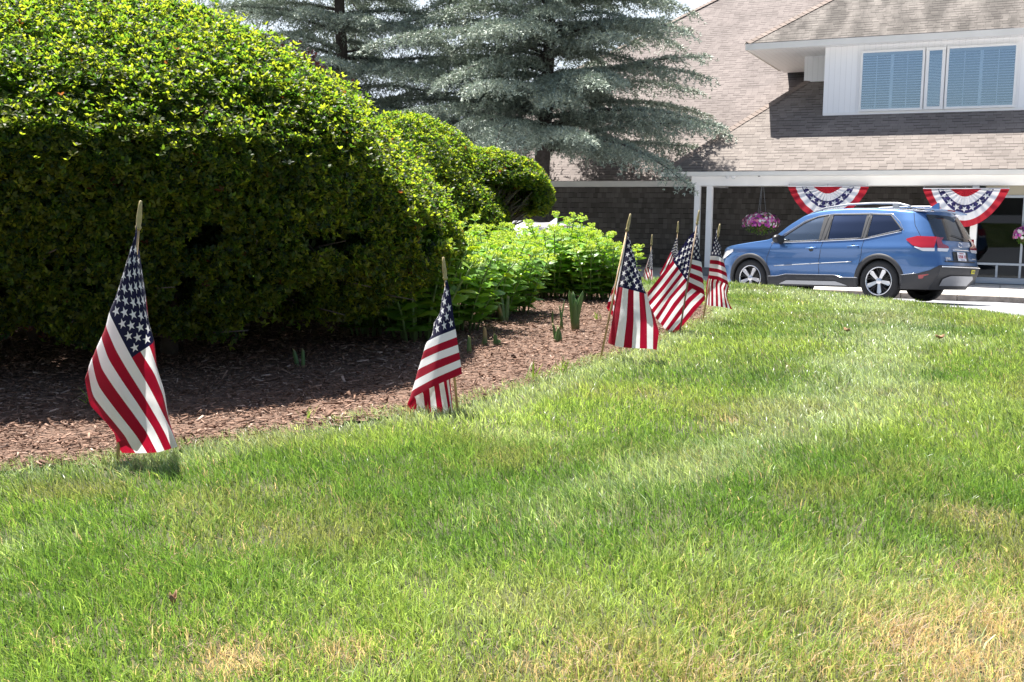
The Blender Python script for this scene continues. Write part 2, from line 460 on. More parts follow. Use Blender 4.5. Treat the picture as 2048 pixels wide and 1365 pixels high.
# ------------------------------------------------------------------ clipped shrubs
MAT_LEAF = leaf_mat('shrub_leaf', rough=0.46, trans=0.55, spec=0.35, tint=(4.75, 5.25, 1.6))
MAT_TWIG = plain('twig_bark', (0.085, 0.065, 0.05), 0.85, noise=0.3, nscale=30)
def whorls(P, N, k, L, W, r, pal, prob, upb=0.8):
    """k leaves round every point"""
    n = len(P)
    A = unit(N * .7 + np.array([0, 0, upb]) + r.normal(size=(n, 3)) * .5)
    T = unit(np.cross(A, r.normal(size=(n, 3)))); B = np.cross(A, T)
    ph = r.uniform(0, 6.28, n)
    PP, DD, NA, CC = [], [], [], []
    base = np.array(pal)[r.choice(len(pal), n, p=prob)]
    for j in range(k):
        th = ph + j * 6.283 / k + r.normal(size=n) * .3
        R = np.cos(th)[:, None] * T + np.sin(th)[:, None] * B
        op = r.uniform(.35, 1.5, n)[:, None]
        D = unit(A * op + R); PP.append(P + R * .002); DD.append(D); NA.append(unit(A - D * (A * D).sum(1, keepdims=True)))
        CC.append(base * r.uniform(.75, 1.25, (n, 1)))
    P2 = np.concatenate(PP); m = len(P2)
    V, F = leafset(P2, np.concatenate(DD), np.concatenate(NA), L * r.uniform(.65, 1.2, m), W * r.uniform(.7, 1.15, m))
    return V, F, np.repeat(np.concatenate(CC), 6, 0)
def join_sets(sets):
    Vs, F3, F4, Cs = [], [], [], []; k = 0
    for V, F, c in sets:
        Vs.append(V); F3.append(F[0] + k); F4.append(F[1] + k); Cs.append(c); k += len(V)
    return np.concatenate(Vs), [np.concatenate(F3), np.concatenate(F4)], np.concatenate(Cs)
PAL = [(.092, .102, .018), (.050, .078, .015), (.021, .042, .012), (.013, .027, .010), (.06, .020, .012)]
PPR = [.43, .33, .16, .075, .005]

def profile_pts(prof, n, r):
    """random points on a profile [(r,z)...] weighted by area; returns r, z, nr, nz"""
    p = np.array(prof); seg = np.diff(p, axis=0); ln = np.hypot(seg[:, 0], seg[:, 1])
    wgt = ln * (p[:-1, 0] + p[1:, 0] + .02); k = r.choice(len(seg), n, p=wgt / wgt.sum())
    t = r.uniform(size=n)
    R = p[k, 0] + seg[k, 0] * t; Z = p[k, 1] + seg[k, 1] * t
    return R, Z, seg[k, 1] / ln[k], -seg[k, 0] / ln[k]

def big_hedge():
    C = np.array([-1.75, 4.40, 0.0])
    side = [(1.22, .14), (1.44, .26), (1.52, .42), (1.47, .55), (1.38, .70), (1.24, .88), (1.06, 1.05), (.81, 1.175), (.55, 1.315), (.3, 1.395), (0, 1.425)]
    front = [(1.12, .14), (1.28, .26), (1.39, .42), (1.47, .55), (1.525, .69), (1.515, .80), (1.37, .98), (1.09, 1.15), (.75, 1.31), (.4, 1.40), (0, 1.425)]
    def shell(n, dmin, dmax, r):
        ph = r.uniform(0, 2 * math.pi, n)
        st = r.integers(0, 1 << 30)
        r1 = np.random.default_rng(st); R1, Z1, a1, b1 = profile_pts(side, n, r1)
        # same profile parameter on both profiles so they blend
        pf, ps = np.array(front), np.array(side)
        zt = (Z1 - .14) / 1.29
        tt = np.interp(Z1, ps[:, 1], np.arange(len(ps)))
        Rf = np.interp(tt, np.arange(len(pf)), pf[:, 0]); Zf = np.interp(tt, np.arange(len(pf)), pf[:, 1])
        e = 1e-2
        Rf2 = np.interp(tt + e, np.arange(len(pf)), pf[:, 0]); Zf2 = np.interp(tt + e, np.arange(len(pf)), pf[:, 1])
        Rf1 = np.interp(tt - e, np.arange(len(pf)), pf[:, 0]); Zf1 = np.interp(tt - e, np.arange(len(pf)), pf[:, 1])
        nf = unit(np.stack([Zf2 - Zf1, Rf1 - Rf2], -1))
        wf = sstep(.05, .6, np.cos(ph + math.pi / 2 + .12))          # 1 towards the camera
        R = R1 * (1 - wf) + Rf * wf; Z = Z1 * (1 - wf) + Zf * wf
        nr = a1 * (1 - wf) + nf[:, 0] * wf; nz = b1 * (1 - wf) + nf[:, 1] * wf
        bump = .05 * (fbm(ph * 3.5 + 10, Z * 3.5, 61.) - .5) * 2 + .035 * (fbm(ph * 12, Z * 11, 63.) - .5) * 2
        d = dmin + (dmax - dmin) * r.uniform(0, 1, n) ** 1.6
        # ragged lower hem
        Z = Z + np.where(Z < .34, .13 * (fbm(ph * 9, Z * 0, 66.) - .42), 0)
        R = R + bump * nr - d * nr; Z = Z + bump * .5 * nz - d * nz
        cx, cy = np.cos(ph), np.sin(ph)
        sx = np.where(cx < 0, 1.4, 1.0)
        P = np.stack([C[0] + R * cx * sx, C[1] + R * cy * np.where(cy > 0, 1.55, 1.0), np.maximum(Z, .05)], -1)
        N = unit(np.stack([nr * cx / sx, nr * cy, nz], -1))
        k = (P[:, 0] > -4.0) & (P[:, 1] < 6.9)
        if dmax < .3:      # thin patches low on the side where twigs show
            gap = fbm(ph * 7 + 3, Z * 6.5, 68.)
            k &= ~((Z < .70) & (gap < .335 - .16 * sstep(.38, .74, Z)))
        return P[k], N[k]
    r = np.random.default_rng(3)
    sets = []
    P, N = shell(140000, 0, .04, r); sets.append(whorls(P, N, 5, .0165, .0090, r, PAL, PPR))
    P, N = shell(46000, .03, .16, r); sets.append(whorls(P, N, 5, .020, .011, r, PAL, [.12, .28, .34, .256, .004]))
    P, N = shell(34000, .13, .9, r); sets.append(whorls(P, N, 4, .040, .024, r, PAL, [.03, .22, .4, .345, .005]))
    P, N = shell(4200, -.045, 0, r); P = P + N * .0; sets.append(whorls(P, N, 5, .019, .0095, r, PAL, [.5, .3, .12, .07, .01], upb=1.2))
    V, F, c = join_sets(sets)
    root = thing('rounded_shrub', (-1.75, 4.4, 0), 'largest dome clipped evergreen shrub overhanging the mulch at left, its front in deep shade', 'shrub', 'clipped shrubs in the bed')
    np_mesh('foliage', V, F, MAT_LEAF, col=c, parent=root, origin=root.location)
    mb = MB()
    rr = random.Random(4)
    for k in range(9):
        bx, by = C[0] + rr.uniform(-1.6, .7), C[1] + rr.uniform(-.5, .5)
        mb.tube([(bx, by, -.05), (bx + rr.uniform(-.1, .1), by - .05, .25), (bx + rr.uniform(-.25, .25), by + rr.uniform(-.25, .2), .7), (bx + rr.uniform(-.4, .4), by, 1.15)], [.035, .03, .02, .006], 7)
    for k in range(150):
        a0 = rr.uniform(math.pi, 2 * math.pi + .5); R = rr.uniform(1.15, 1.5); z1 = rr.uniform(.16, .8)
        x0, y0 = C[0] + rr.uniform(-1.4, .8), C[1] + rr.uniform(-.4, .3)
        p1 = np.array([C[0] + R * math.cos(a0) * (2.0 if math.cos(a0) < 0 else 1), C[1] + R * math.sin(a0), z1]); p0 = np.array([x0, y0, rr.uniform(.1, .6)])
        m1 = p0 * .6 + p1 * .4 + np.array([rr.uniform(-.1, .1), 0, rr.uniform(-.08, .12)])
        mb.tube([p0, m1, p0 * .2 + p1 * .8 + np.array([rr.uniform(-.06, .06), rr.uniform(-.05, .05), rr.uniform(-.07, .07)]), p1], [.011, .008, .005, .002], 5)
    mb.build('branches', MAT_TWIG, root, root.location, smooth=True)
big_hedge()

def dome_shrub(c, rad, zb, seed, label, nl, keep=None, L=.028, name='rounded_shrub'):
    r = np.random.default_rng(seed); rr = random.Random(seed)
    sets = []
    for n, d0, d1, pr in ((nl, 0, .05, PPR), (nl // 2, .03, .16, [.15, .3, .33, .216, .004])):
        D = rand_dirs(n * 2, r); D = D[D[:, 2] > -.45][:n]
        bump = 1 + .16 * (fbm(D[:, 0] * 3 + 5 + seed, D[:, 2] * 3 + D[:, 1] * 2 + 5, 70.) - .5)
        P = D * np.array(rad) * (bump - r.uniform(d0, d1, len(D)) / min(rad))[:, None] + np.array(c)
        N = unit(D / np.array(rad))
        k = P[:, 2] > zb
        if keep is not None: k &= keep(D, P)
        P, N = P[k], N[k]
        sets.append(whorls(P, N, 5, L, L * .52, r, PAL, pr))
    V, F, col = join_sets(sets)
    root = thing(name, (c[0], c[1], ground_z(c[0], c[1])), label, 'shrub', 'clipped shrubs in the bed')
    np_mesh('foliage', V, F, MAT_LEAF, col=col, parent=root, origin=root.location)
    return root, rr
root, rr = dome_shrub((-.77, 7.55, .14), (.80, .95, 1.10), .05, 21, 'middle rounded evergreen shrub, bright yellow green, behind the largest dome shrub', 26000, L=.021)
mb = MB()
for k in range(60):
    a0 = rr.uniform(0, 6.28); p1 = np.array([-.92 + .5 * math.cos(a0), 7.7 + .5 * math.sin(a0), rr.uniform(.3, .9)])
    mb.tube([(-.92 + rr.uniform(-.1, .1), 7.7 + rr.uniform(-.1, .1), -.1), (p1 + np.array([-.92, 7.7, .3])) / 2, p1], [.02, .012, .003], 6)
mb.build('branches', MAT_TWIG, root, root.location, smooth=True)
c3 = (-.19, 7.75, .665)
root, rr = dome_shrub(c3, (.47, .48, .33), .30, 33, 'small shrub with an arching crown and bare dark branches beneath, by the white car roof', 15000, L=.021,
                      keep=lambda D, P: ((D[:, 2] > .30 - .25 * D[:, 0]) | (D[:, 0] > .80) | (D[:, 1] > .35)) & ~((D[:, 0] < -.2) & (D[:, 2] < .35)))
mb = MB()
for k in range(260):
    a0 = rr.gauss(0, 1); D = np.array([rr.gauss(.25, .6), rr.gauss(-.1, .7), abs(rr.gauss(.35, .5)) - .25]); D /= np.linalg.norm(D)
    p1 = np.array(c3) + D * np.array([.44, .45, .31]) * rr.uniform(.8, .98)
    p0 = np.array([-.36 + rr.uniform(-.06, .06), 7.8 + rr.uniform(-.06, .06), .08 + rr.uniform(0, .35)])
    m1 = p0 * .55 + p1 * .45 + np.array([rr.uniform(-.05, .05), rr.uniform(-.05, .05), rr.uniform(.0, .08)])
    th = rr.choice([.004, .005, .006, .011])
    mb.tube([p0, m1, p1], [th * 1.6, th, .0025], 5)
mb.tube([(-.36, 7.8, -.15), (-.36, 7.8, .1), (-.30, 7.78, .3)], [.03, .028, .02], 7)
mb.build('branches', MAT_TWIG, root, root.location, smooth=True)

# ------------------------------------------------------------------ stonecrop clumps and iris fans
MAT_SED = leaf_mat('stonecrop_leaf', rough=0.42, trans=0.36, spec=0.5, tint=(2.0, 1.9, 0.5))
MAT_STEM = plain('stonecrop_stem', (0.16, 0.24, 0.08), 0.6)
def stonecrop(seed, nst, hgt, rad):
    r = np.random.default_rng(seed)
    PP, DD, NN_, LL, WW, CC = [], [], [], [], [], []
    bp, bd, bn, bc = [], [], [], []
    mb = MB()
    for k in range(nst):
        a0 = k * 2.4 + r.uniform(-.3, .3); rr_ = math.sqrt((k + .5) / nst)
        root = np.array([math.cos(a0), math.sin(a0), 0]) * rr_ * rad * .42
        ln = hgt * r.uniform(.82, 1.08) * (1.05 - .25 * rr_ ** 2)
        out = np.array([math.cos(a0), math.sin(a0), 0]) * rr_ * rad * .75
        def stem(t): return root + out * t ** 1.5 + np.array([0, 0, ln * t])
        mb.tube([stem(t) for t in (0, .35, .7, 1)], [.006, .005, .0045, .003], 5)
        nn = int(ln / .044); tw = r.uniform(0, 3)
        for j in range(1, nn + 1):
            t = j / (nn + .6); p = stem(t); ax = unit(stem(min(1, t + .05)) - stem(t - .05))
            for q in range(3):
                th = tw + j * 1.1 + q * 2.094
                h = np.array([math.cos(th), math.sin(th), 0])
                D = unit(h + ax * r.uniform(.2, .75)); N_ = unit(ax - D * (ax @ D))
                size = (.108 - .052 * t) * r.uniform(.8, 1.2)
                PP.append(p); DD.append(D); NN_.append(N_); LL.append(size); WW.append(size * r.uniform(.48, .64))
                CC.append(np.array([.165, .335, .055]) * r.uniform(.6, 1.3) + np.array([.12, .11, .0]) * r.uniform(0, 1) * (r.uniform() < .5))
        # flat bud head of several small knobs
        top = stem(1.0)
        for q in range(int(r.integers(7, 13))):
            hh = np.array([r.normal() * .018, r.normal() * .018, r.uniform(-.006, .012)])
            for z in range(14):
                d_ = unit(r.normal(size=3) + np.array([0, 0, .6]))
                bp.append(top + hh + d_ * .007); bd.append(d_); bn.append(unit(np.cross(d_, r.normal(size=3))))
                bc.append(np.array([.36, .47, .13]) * r.uniform(.8, 1.2))
    V, F = leafset(np.array(PP), np.array(DD), np.array(NN_), np.array(LL), np.array(WW), bend=.22, fold=.18)
    Vb, Fb = leafset(np.array(bp), np.array(bd), np.array(bn), .010, .0085, bend=0, fold=.3)
    return (V, F, np.repeat(np.array(CC), 6, 0)), (Vb, Fb, np.repeat(np.array(bc), 6, 0)), mb
protos = []
for sd, ns, hg, ra in ((1, 22, .46, .26), (2, 26, .50, .30), (3, 18, .38, .22)):
    protos.append(stonecrop(sd, ns, hg, ra))
def copy_tree(o, parent=None):
    c = o.copy(); COL.objects.link(c)
    if parent is not None: c.parent = parent
    for ch in list(o.children): copy_tree(ch, c)
    return c
SED = [  # px, py of the base, Y, prototype, rotation, scale, label
    (742, 668, 4.6, 2, 0.3, .85, 'smallest stonecrop plant, dark green in the shade under the largest shrub'),
    (835, 672, 4.45, 2, 1.2, 1.15, 'shaded stonecrop clump directly behind the second flag from the left'),
    (912, 655, 4.8, 0, 2.2, .98, 'half shaded stonecrop clump at the right hem of the largest shrub'),
    (985, 642, 5.35, 1, 0.9, .84, 'sunlit stonecrop clump in front, between the single iris stub and the shaded stonecrop'),
    (1030, 632, 5.6, 0, 4.0, .78, 'sunlit stonecrop clump at the right end of the front row'),
    (962, 585, 6.8, 1, 1.7, .92, 'tall stonecrop clump in front of the middle rounded shrub'),
    (1030, 580, 7.0, 0, 3.1, .88, 'tall stonecrop clump below the shrub with bare dark branches'),
    (1110, 598, 6.6, 1, 5.2, .95, 'tallest stonecrop clump behind the iris fan, with pale bud heads'),
    (1180, 600, 6.5, 0, 2.6, .84, 'stonecrop clump right of the iris fan'),
    (1222, 598, 6.5, 2, 0.4, .92, 'lowest stonecrop clump at the right end, beside the leaning flag'),
    (1140, 580, 7.2, 1, 3.6, .90, 'stonecrop clump at the back, before the shingle wall'),
]
made = {}
for px, py, Y, pi, rz, scl, lab in SED:
    p = at(px, py, Y); z = float(ground_z(p[0], p[1])) + .01
    if pi not in made:
        (V, F, c), (Vb, Fb, cb), mb = protos[pi]
        root = thing('stonecrop_plant', (0, 0, 0), lab, 'plant', 'stonecrop clumps in the bed')
        np_mesh('leaves', V, F, MAT_SED, col=c, parent=root)
        np_mesh('bud_heads', Vb, Fb, MAT_SED, col=cb, parent=root)
        mb.build('stems', MAT_STEM, root, smooth=True)
        made[pi] = root
    else:
        root = copy_tree(made[pi])
    root['label'] = lab
    root.location = (p[0], p[1], z); root.rotation_euler = (0, 0, rz); root.scale = (scl,) * 3

MAT_IRIS = leaf_mat('iris_leaf', rough=0.45, trans=0.25, spec=0.4, tint=(1.4, 1.4, 0.6))
def iris(px, py, lv, h, label, seed, cut=True, wd=.022, tan_=0.0):
    """a fan of sword leaves; cut ones end square"""
    p = hit(px, py, (0, 0, 1), 0.0); z = float(mulch_z(p[0], p[1]))
    r = random.Random(seed); V = []; F = []; C = []
    mbv = MB()
    for k in range(lv):
        hh = h * r.uniform(.55, 1.0) if k else h
        lean = r.uniform(-.22, .22) * (1 if lv > 1 else .3); ly = r.uniform(-.12, .12); x0 = r.uniform(-.02, .02) * (lv > 1); y0 = r.uniform(-.015, .015)
        w0 = wd * r.uniform(.8, 1.1)
        yaw = r.uniform(-.5, .5)
        dx, dy = math.cos(yaw), math.sin(yaw)
        k0 = len(mbv.v)
        for t, ww in ((0, .8), (.3, 1), (.65, .95), (.88, .75), (1, .62 if cut else .06)):
            cx = p[0] + x0 + lean * hh * t ** 1.4; cy = p[1] + y0 + ly * hh * t; cz = z + hh * t - .01
            sl = (.25 * w0 if cut and t == 1 else 0)
            mbv.v.append((cx - dx * w0 * ww / 2, cy - dy * w0 * ww / 2, cz + sl)); mbv.v.append((cx, cy - .0022, cz)); mbv.v.append((cx + dx * w0 * ww / 2, cy + dy * w0 * ww / 2, cz - sl))
            g = np.array([.14, .24, .085]) * r.uniform(.85, 1.15)
            if t < .2 or tan_ > r.random(): g = np.array([.42, .33, .16])
            if cut and t == 1: g = np.array([.35, .30, .14])
            C += [g, g * .9, g]
        for q in range(4):
            a0 = k0 + q * 3
            mbv.f += [(a0, a0 + 1, a0 + 4, a0 + 3), (a0 + 1, a0 + 2, a0 + 5, a0 + 4)]
    o = np_mesh('iris_plant', np.array(mbv.v), [np.array(mbv.f)], MAT_IRIS, col=np.array(C), smooth=True, origin=(p[0], p[1], z))
    so = o.modifiers.new('thick', 'SOLIDIFY'); so.thickness = .002
    return tag(o, label, 'plant', 'iris plants in the mulch')
iris(1150, 668, 8, .200, 'largest iris fan, full blue green sword leaves, between two flags', 3, cut=False, wd=.026)
iris(1008, 650, 3, .145, 'tall cut iris stub at the foot of the sunlit stonecrop', 5, tan_=.1)
iris(1120, 666, 2, .15, 'thin upright iris leaf left of the largest iris fan', 6, cut=False, wd=.010)
iris(1105, 652, 1, .075, 'thin brownish iris stub behind the tall cut stub and the iris fan', 7, wd=.010)
iris(1118, 690, 4, .085, 'low iris stub with yellow green shoots in front of the iris fan', 8, wd=.016)
iris(998, 697, 2, .058, 'short cut iris stub alone in the sunlit mulch', 9, wd=.024)
iris(936, 712, 2, .08, 'slim cut iris stub just right of the second flag', 10, wd=.016)
iris(962, 697, 2, .085, 'cut iris stub on the edge of the shadow, with a tan curled tip', 11, wd=.02, tan_=.3)
iris(604, 738, 2, .075, 'lone cut iris stub in the dark shaded mulch', 12, wd=.018)

MAT_SPROUT = MAT_GRASS
def sprout(px, py, n, h, label, seed, spread=.01):
    r = np.random.default_rng(seed); p = hit(px, py, (0, 0, 1), 0.0); z = float(mulch_z(p[0], p[1]))
    P = np.stack([p[0] + r.normal(size=n) * spread, p[1] + r.normal(size=n) * spread * .6, np.full(n, z)], -1)
    D = unit(np.stack([r.normal(size=n) * .35, r.normal(size=n) * .3, np.ones(n)], -1)); N = unit(np.cross(D, r.normal(size=(n, 3))))
    V, F = leafset(P, D, N, h * r.uniform(.6, 1.1, n), .004, bend=.35)
    c = np.repeat(np.array([.17, .25, .05]) * r.uniform(.8, 1.2, (n, 1)), 6, 0)
    o = np_mesh('grass_sprout', V, F, MAT_SPROUT, col=c, origin=(p[0], p[1], z))
    return tag(o, label, 'grass tuft', 'stray grass sprouts in the mulch')
sprout(183, 820, 9, .07, 'stray grass sprout in the mulch beside the nearest flag', 1, .012)
sprout(616, 846, 7, .045, 'stray grass sprout in sunlit mulch between the two nearest flags', 2, .007)
sprout(1070, 765, 12, .08, 'loose grass sprouts at the lawn edge between the second and third flags', 3, .012)
sprout(1128, 752, 12, .075, 'upright grass sprouts at the lawn edge left of the leaning flag pole', 4, .011)
sprout(1196, 645, 12, .05, 'small grass sprouts in the mulch near the foot of the stonecrop', 5, .012)

M_DRYLEAF = plain('dry_leaf', (.30, .17, .09), .8, noise=.3, nscale=90)
def fallen_leaf(px, py, L, yaw, label):
    p = hit(px, py, (0, 0, 1), .022); G = np.empty((7, 5, 3))
    for i, t in enumerate(np.linspace(0, 1, 7)):
        for j, q in enumerate(np.linspace(-1, 1, 5)):
            wd_ = L * .34 * math.sin(math.pi * (.06 + .9 * t)) ** .8; x = L * (t - .5); y = q * wd_; z = .010 * q * q + .02 * (t - .5) ** 2 * 4 * .5
            G[i, j] = (p[0] + x * math.cos(yaw) - y * math.sin(yaw), p[1] + x * math.sin(yaw) + y * math.cos(yaw), p[2] + z)
    mb = MB(); mb.grid(G); o = mb.build('fallen_leaf', M_DRYLEAF, None, p, smooth=True)
    o.modifiers.new('t', 'SOLIDIFY').thickness = .0012
    tag(o, label, 'leaf', 'dry leaves on the lawn')
fallen_leaf(347, 1210, .014, 1.2, 'curled brown leaf in the near grass below the largest flag')
fallen_leaf(1880, 678, .045, .3, 'small brown leaf on the far right of the lawn below the car')
fallen_leaf(1694, 664, .04, 2.0, 'small brown leaf on the lawn near its crest, under the rear wheel')

# ------------------------------------------------------------------ stick flags
class NG:
    """tiny helper that chains math nodes"""
    def __init__(s, t): s.t = t
    def m(s, op, a, b=None, c=None):
        n = s.t.nodes.new('ShaderNodeMath'); n.operation = op
        for i, x in enumerate((a, b, c)):
            if x is None: continue
            if isinstance(x, (int, float)): n.inputs[i].default_value = x
            else: s.t.links.new(x, n.inputs[i])
        return n.outputs[0]
    def mix(s, f, a, b):
        n = s.t.nodes.new('ShaderNodeMix'); n.data_type = 'RGBA'
        for i, x in ((0, f), (6, a), (7, b)):
            if isinstance(x, tuple): n.inputs[i].default_value = (*x, 1)
            elif isinstance(x, (int, float)): n.inputs[i].default_value = x
            else: s.t.links.new(x, n.inputs[i])
        return n.outputs[2]
def star_mask(g, cx, cy, R):
    """1 inside a five pointed star centred at 0; cx right, cy up, same units as R"""
    ang = g.m('ARCTAN2', cx, cy)
    k = 2 * math.pi / 5
    a = g.m('ABSOLUTE', g.m('SUBTRACT', g.m('FLOORED_MODULO', g.m('ADD', ang, k / 2), k), k / 2))
    r = g.m('SQRT', g.m('ADD', g.m('MULTIPLY', cx, cx), g.m('MULTIPLY', cy, cy)))
    px = g.m('MULTIPLY', r, g.m('COSINE', a)); py = g.m('MULTIPLY', r, g.m('SINE', a))
    return g.m('LESS_THAN', g.m('ADD', px, g.m('DIVIDE', py, math.tan(math.radians(18)))), R)
def flag_mat():
    m, t, b = new_mat('flag_cloth'); g = NG(t)
    uvn = t.nodes.new('ShaderNodeUVMap'); uvn.uv_map = 'UVMap'
    sp = t.nodes.new('ShaderNodeSeparateXYZ'); t.links.new(uvn.outputs[0], sp.inputs[0])
    u, v = sp.outputs[0], sp.outputs[1]
    stripe = g.m('MODULO', g.m('FLOOR', g.m('MULTIPLY', v, 13.0)), 2.0)
    col = g.mix(stripe, (.37, .006, .028), (.90, .90, .91))
    cant = g.m('MULTIPLY', g.m('LESS_THAN', u, .4), g.m('LESS_THAN', v, 7 / 13))
    cu = g.m('MULTIPLY', u, 30.0); cv = g.m('MULTIPLY', v, 10 * 13 / 7)
    FX, FY = .0150, .0164
    st = None
    for sh in (0.0, 1.0):
        lx = g.m('SUBTRACT', g.m('FLOORED_MODULO', g.m('ADD', cu, sh), 2.0), 1.0)
        ly = g.m('SUBTRACT', 1.0, g.m('FLOORED_MODULO', g.m('ADD', cv, sh), 2.0))
        s_ = star_mask(g, g.m('MULTIPLY', lx, FX), g.m('MULTIPLY', ly, FY), .0108)
        if sh:
            for q, hi in ((cu, 11.0), (cv, 9.0)):
                s_ = g.m('MULTIPLY', s_, g.m('MULTIPLY', g.m('GREATER_THAN', q, 1.0), g.m('LESS_THAN', q, hi)))
        st = s_ if st is None else g.m('MAXIMUM', st, s_)
    cc = g.mix(st, (.011, .011, .045), (.82, .82, .84))
    col = g.mix(cant, col, cc)
    # woven cloth
    wv = t.nodes.new('ShaderNodeTexNoise'); wv.inputs['Scale'].default_value = 260; t.links.new(uvn.outputs[0], wv.inputs['Vector'])
    bp = t.nodes.new('ShaderNodeBump'); bp.inputs['Strength'].default_value = .25; bp.inputs['Distance'].default_value = .002
    t.links.new(wv.outputs[0], bp.inputs['Height']); t.links.new(bp.outputs[0], b.inputs['Normal'])
    t.links.new(col, b.inputs['Base Color']); b.inputs['Roughness'].default_value = .75; b.inputs['Specular IOR Level'].default_value = .2
    b.inputs['Sheen Weight'].default_value = .15
    tr = t.nodes.new('ShaderNodeBsdfTranslucent'); t.links.new(col, tr.inputs[0])
    mx = t.nodes.new('ShaderNodeMixShader'); mx.inputs[0].default_value = .42
    t.links.new(b.outputs[0], mx.inputs[1]); t.links.new(tr.outputs[0], mx.inputs[2]); t.links.new(mx.outputs[0], t.nodes['Material Output'].inputs[0])
    return m
MAT_FLAG = flag_mat()
MAT_STICK = plain('stick_wood', (.50, .34, .17), .6, noise=.2, nscale=60)
MAT_STICK_D = plain('stick_wood_dark', (.24, .17, .11), .6, noise=.2, nscale=60)
MAT_GOLD = plain('gold_spear', (.36, .29, .13), .45, noise=.15, nscale=80)

def stick_flag(Y, org, scl, tip, base, rows, label, dark=False, dtop=0.0, seed=0, tip_len=.066, nsm=3, fwd=0.0):
    """rows: {v: [(u, x, y, depth in cm)...]} in zoom pixels of a crop with origin org and scale scl"""
    def P(x, y, d=0.0): return at(org[0] + x / scl, org[1] + y / scl, Y + d * .01)
    b0 = P(*base); t0 = P(tip[0], tip[1], dtop)
    root = thing('stick_flag', b0, label, 'flag', 'small flags along the edge of the bed')
    ax = unit(t0 - b0)
    neck = t0 - ax * tip_len
    mb = MB()
    mb.tube([b0 - ax * .06, b0 * .5 + neck * .5, neck + ax * .004], [.0038, .0038, .0036], 10)
    mb.build('stick', MAT_STICK_D if dark else MAT_STICK, root, b0, smooth=True)
    mb = MB(); q = tip_len / .0705
    mb.lathe(neck, ax, [(0, 0), (.0052, 0), (.0074, .004), (.0076, .008), (.0054, .012), (.0066, .020), (.0066, .032), (.0047, .056), (.0034, .069), (0, .0705)], 14)
    mb.v = [tuple(np.array(p) if (np.array(p) - neck) @ ax < 0 else neck + (np.array(p) - neck) * np.array([1, 1, 1]) * (1 if q == 1 else q)) for p in mb.v]
    mb.build('spear_tip', MAT_GOLD, root, b0, smooth=True)
    if fwd: rows = {v: [(u_, x, y, d - fwd * max(0, y - tip[1] - 130) / 900) for u_, x, y, d in r_] for v, r_ in rows.items()}
    vs = sorted(rows); nu, nv = 61, 53
    uu = np.linspace(0, 1, nu); vv = np.linspace(0, 1, nv)
    R = np.array([[np.interp(uu, [k[0] for k in rows[v]], [k[c] for k in rows[v]]) for c in (1, 2, 3)] for v in vs])   # nrow,3,nu
    G = np.empty((nv, nu, 3))
    for c in range(3):
        for j in range(nu): G[:, j, c] = np.interp(vv, vs, R[:, c, j])
    for _ in range(nsm):
        g2 = G.copy()
        g2[:, 1:-1] = G[:, 1:-1] * .5 + (G[:, :-2] + G[:, 2:]) * .25
        G = g2.copy()
        g2[1:-1] = G[1:-1] * .5 + (G[:-2] + G[2:]) * .25
        G = g2
    r = np.random.default_rng(seed)
    UU, VV = np.meshgrid(uu, vv)
    apex = np.array([rows[vs[0]][0][1:4]], float)[0]
    G += (apex + np.array([0, -.016 * F_PX / Y * scl, 0]) - G[0, 0]) * np.exp(-(UU / .07) ** 2 - (VV / .07) ** 2)[:, :, None]     # tied close under the spear tip
    amp = np.clip((UU - .12) / .25, 0, 1)
    G[:, :, 2] += amp * (.55 * np.sin(7 * UU + 4.5 * VV + seed) + .35 * np.sin(15 * VV - 6 * UU + 2 * seed)) + amp * .9 * (fbm(UU * 5 + seed, VV * 5, 3.) - .5) + amp * .16 * np.sin(38 * (VV + .35 * UU) + 5 * fbm(UU * 4, VV * 4, 6.)) * fbm(UU * 3 + 2 * seed, VV * 3, 9.)
    V = np.array([[P(*G[i, j]) for j in range(nu)] for i in range(nv)]).reshape(-1, 3)
    I = np.arange(nv * nu).reshape(nv, nu)
    Q = np.stack([I[:-1, :-1], I[:-1, 1:], I[1:, 1:], I[1:, :-1]], -1).reshape(-1, 4)
    o = np_mesh('cloth', V, [Q], MAT_FLAG, smooth=True, parent=root, origin=b0, uv=np.stack([UU.ravel(), VV.ravel()], -1))
    return root

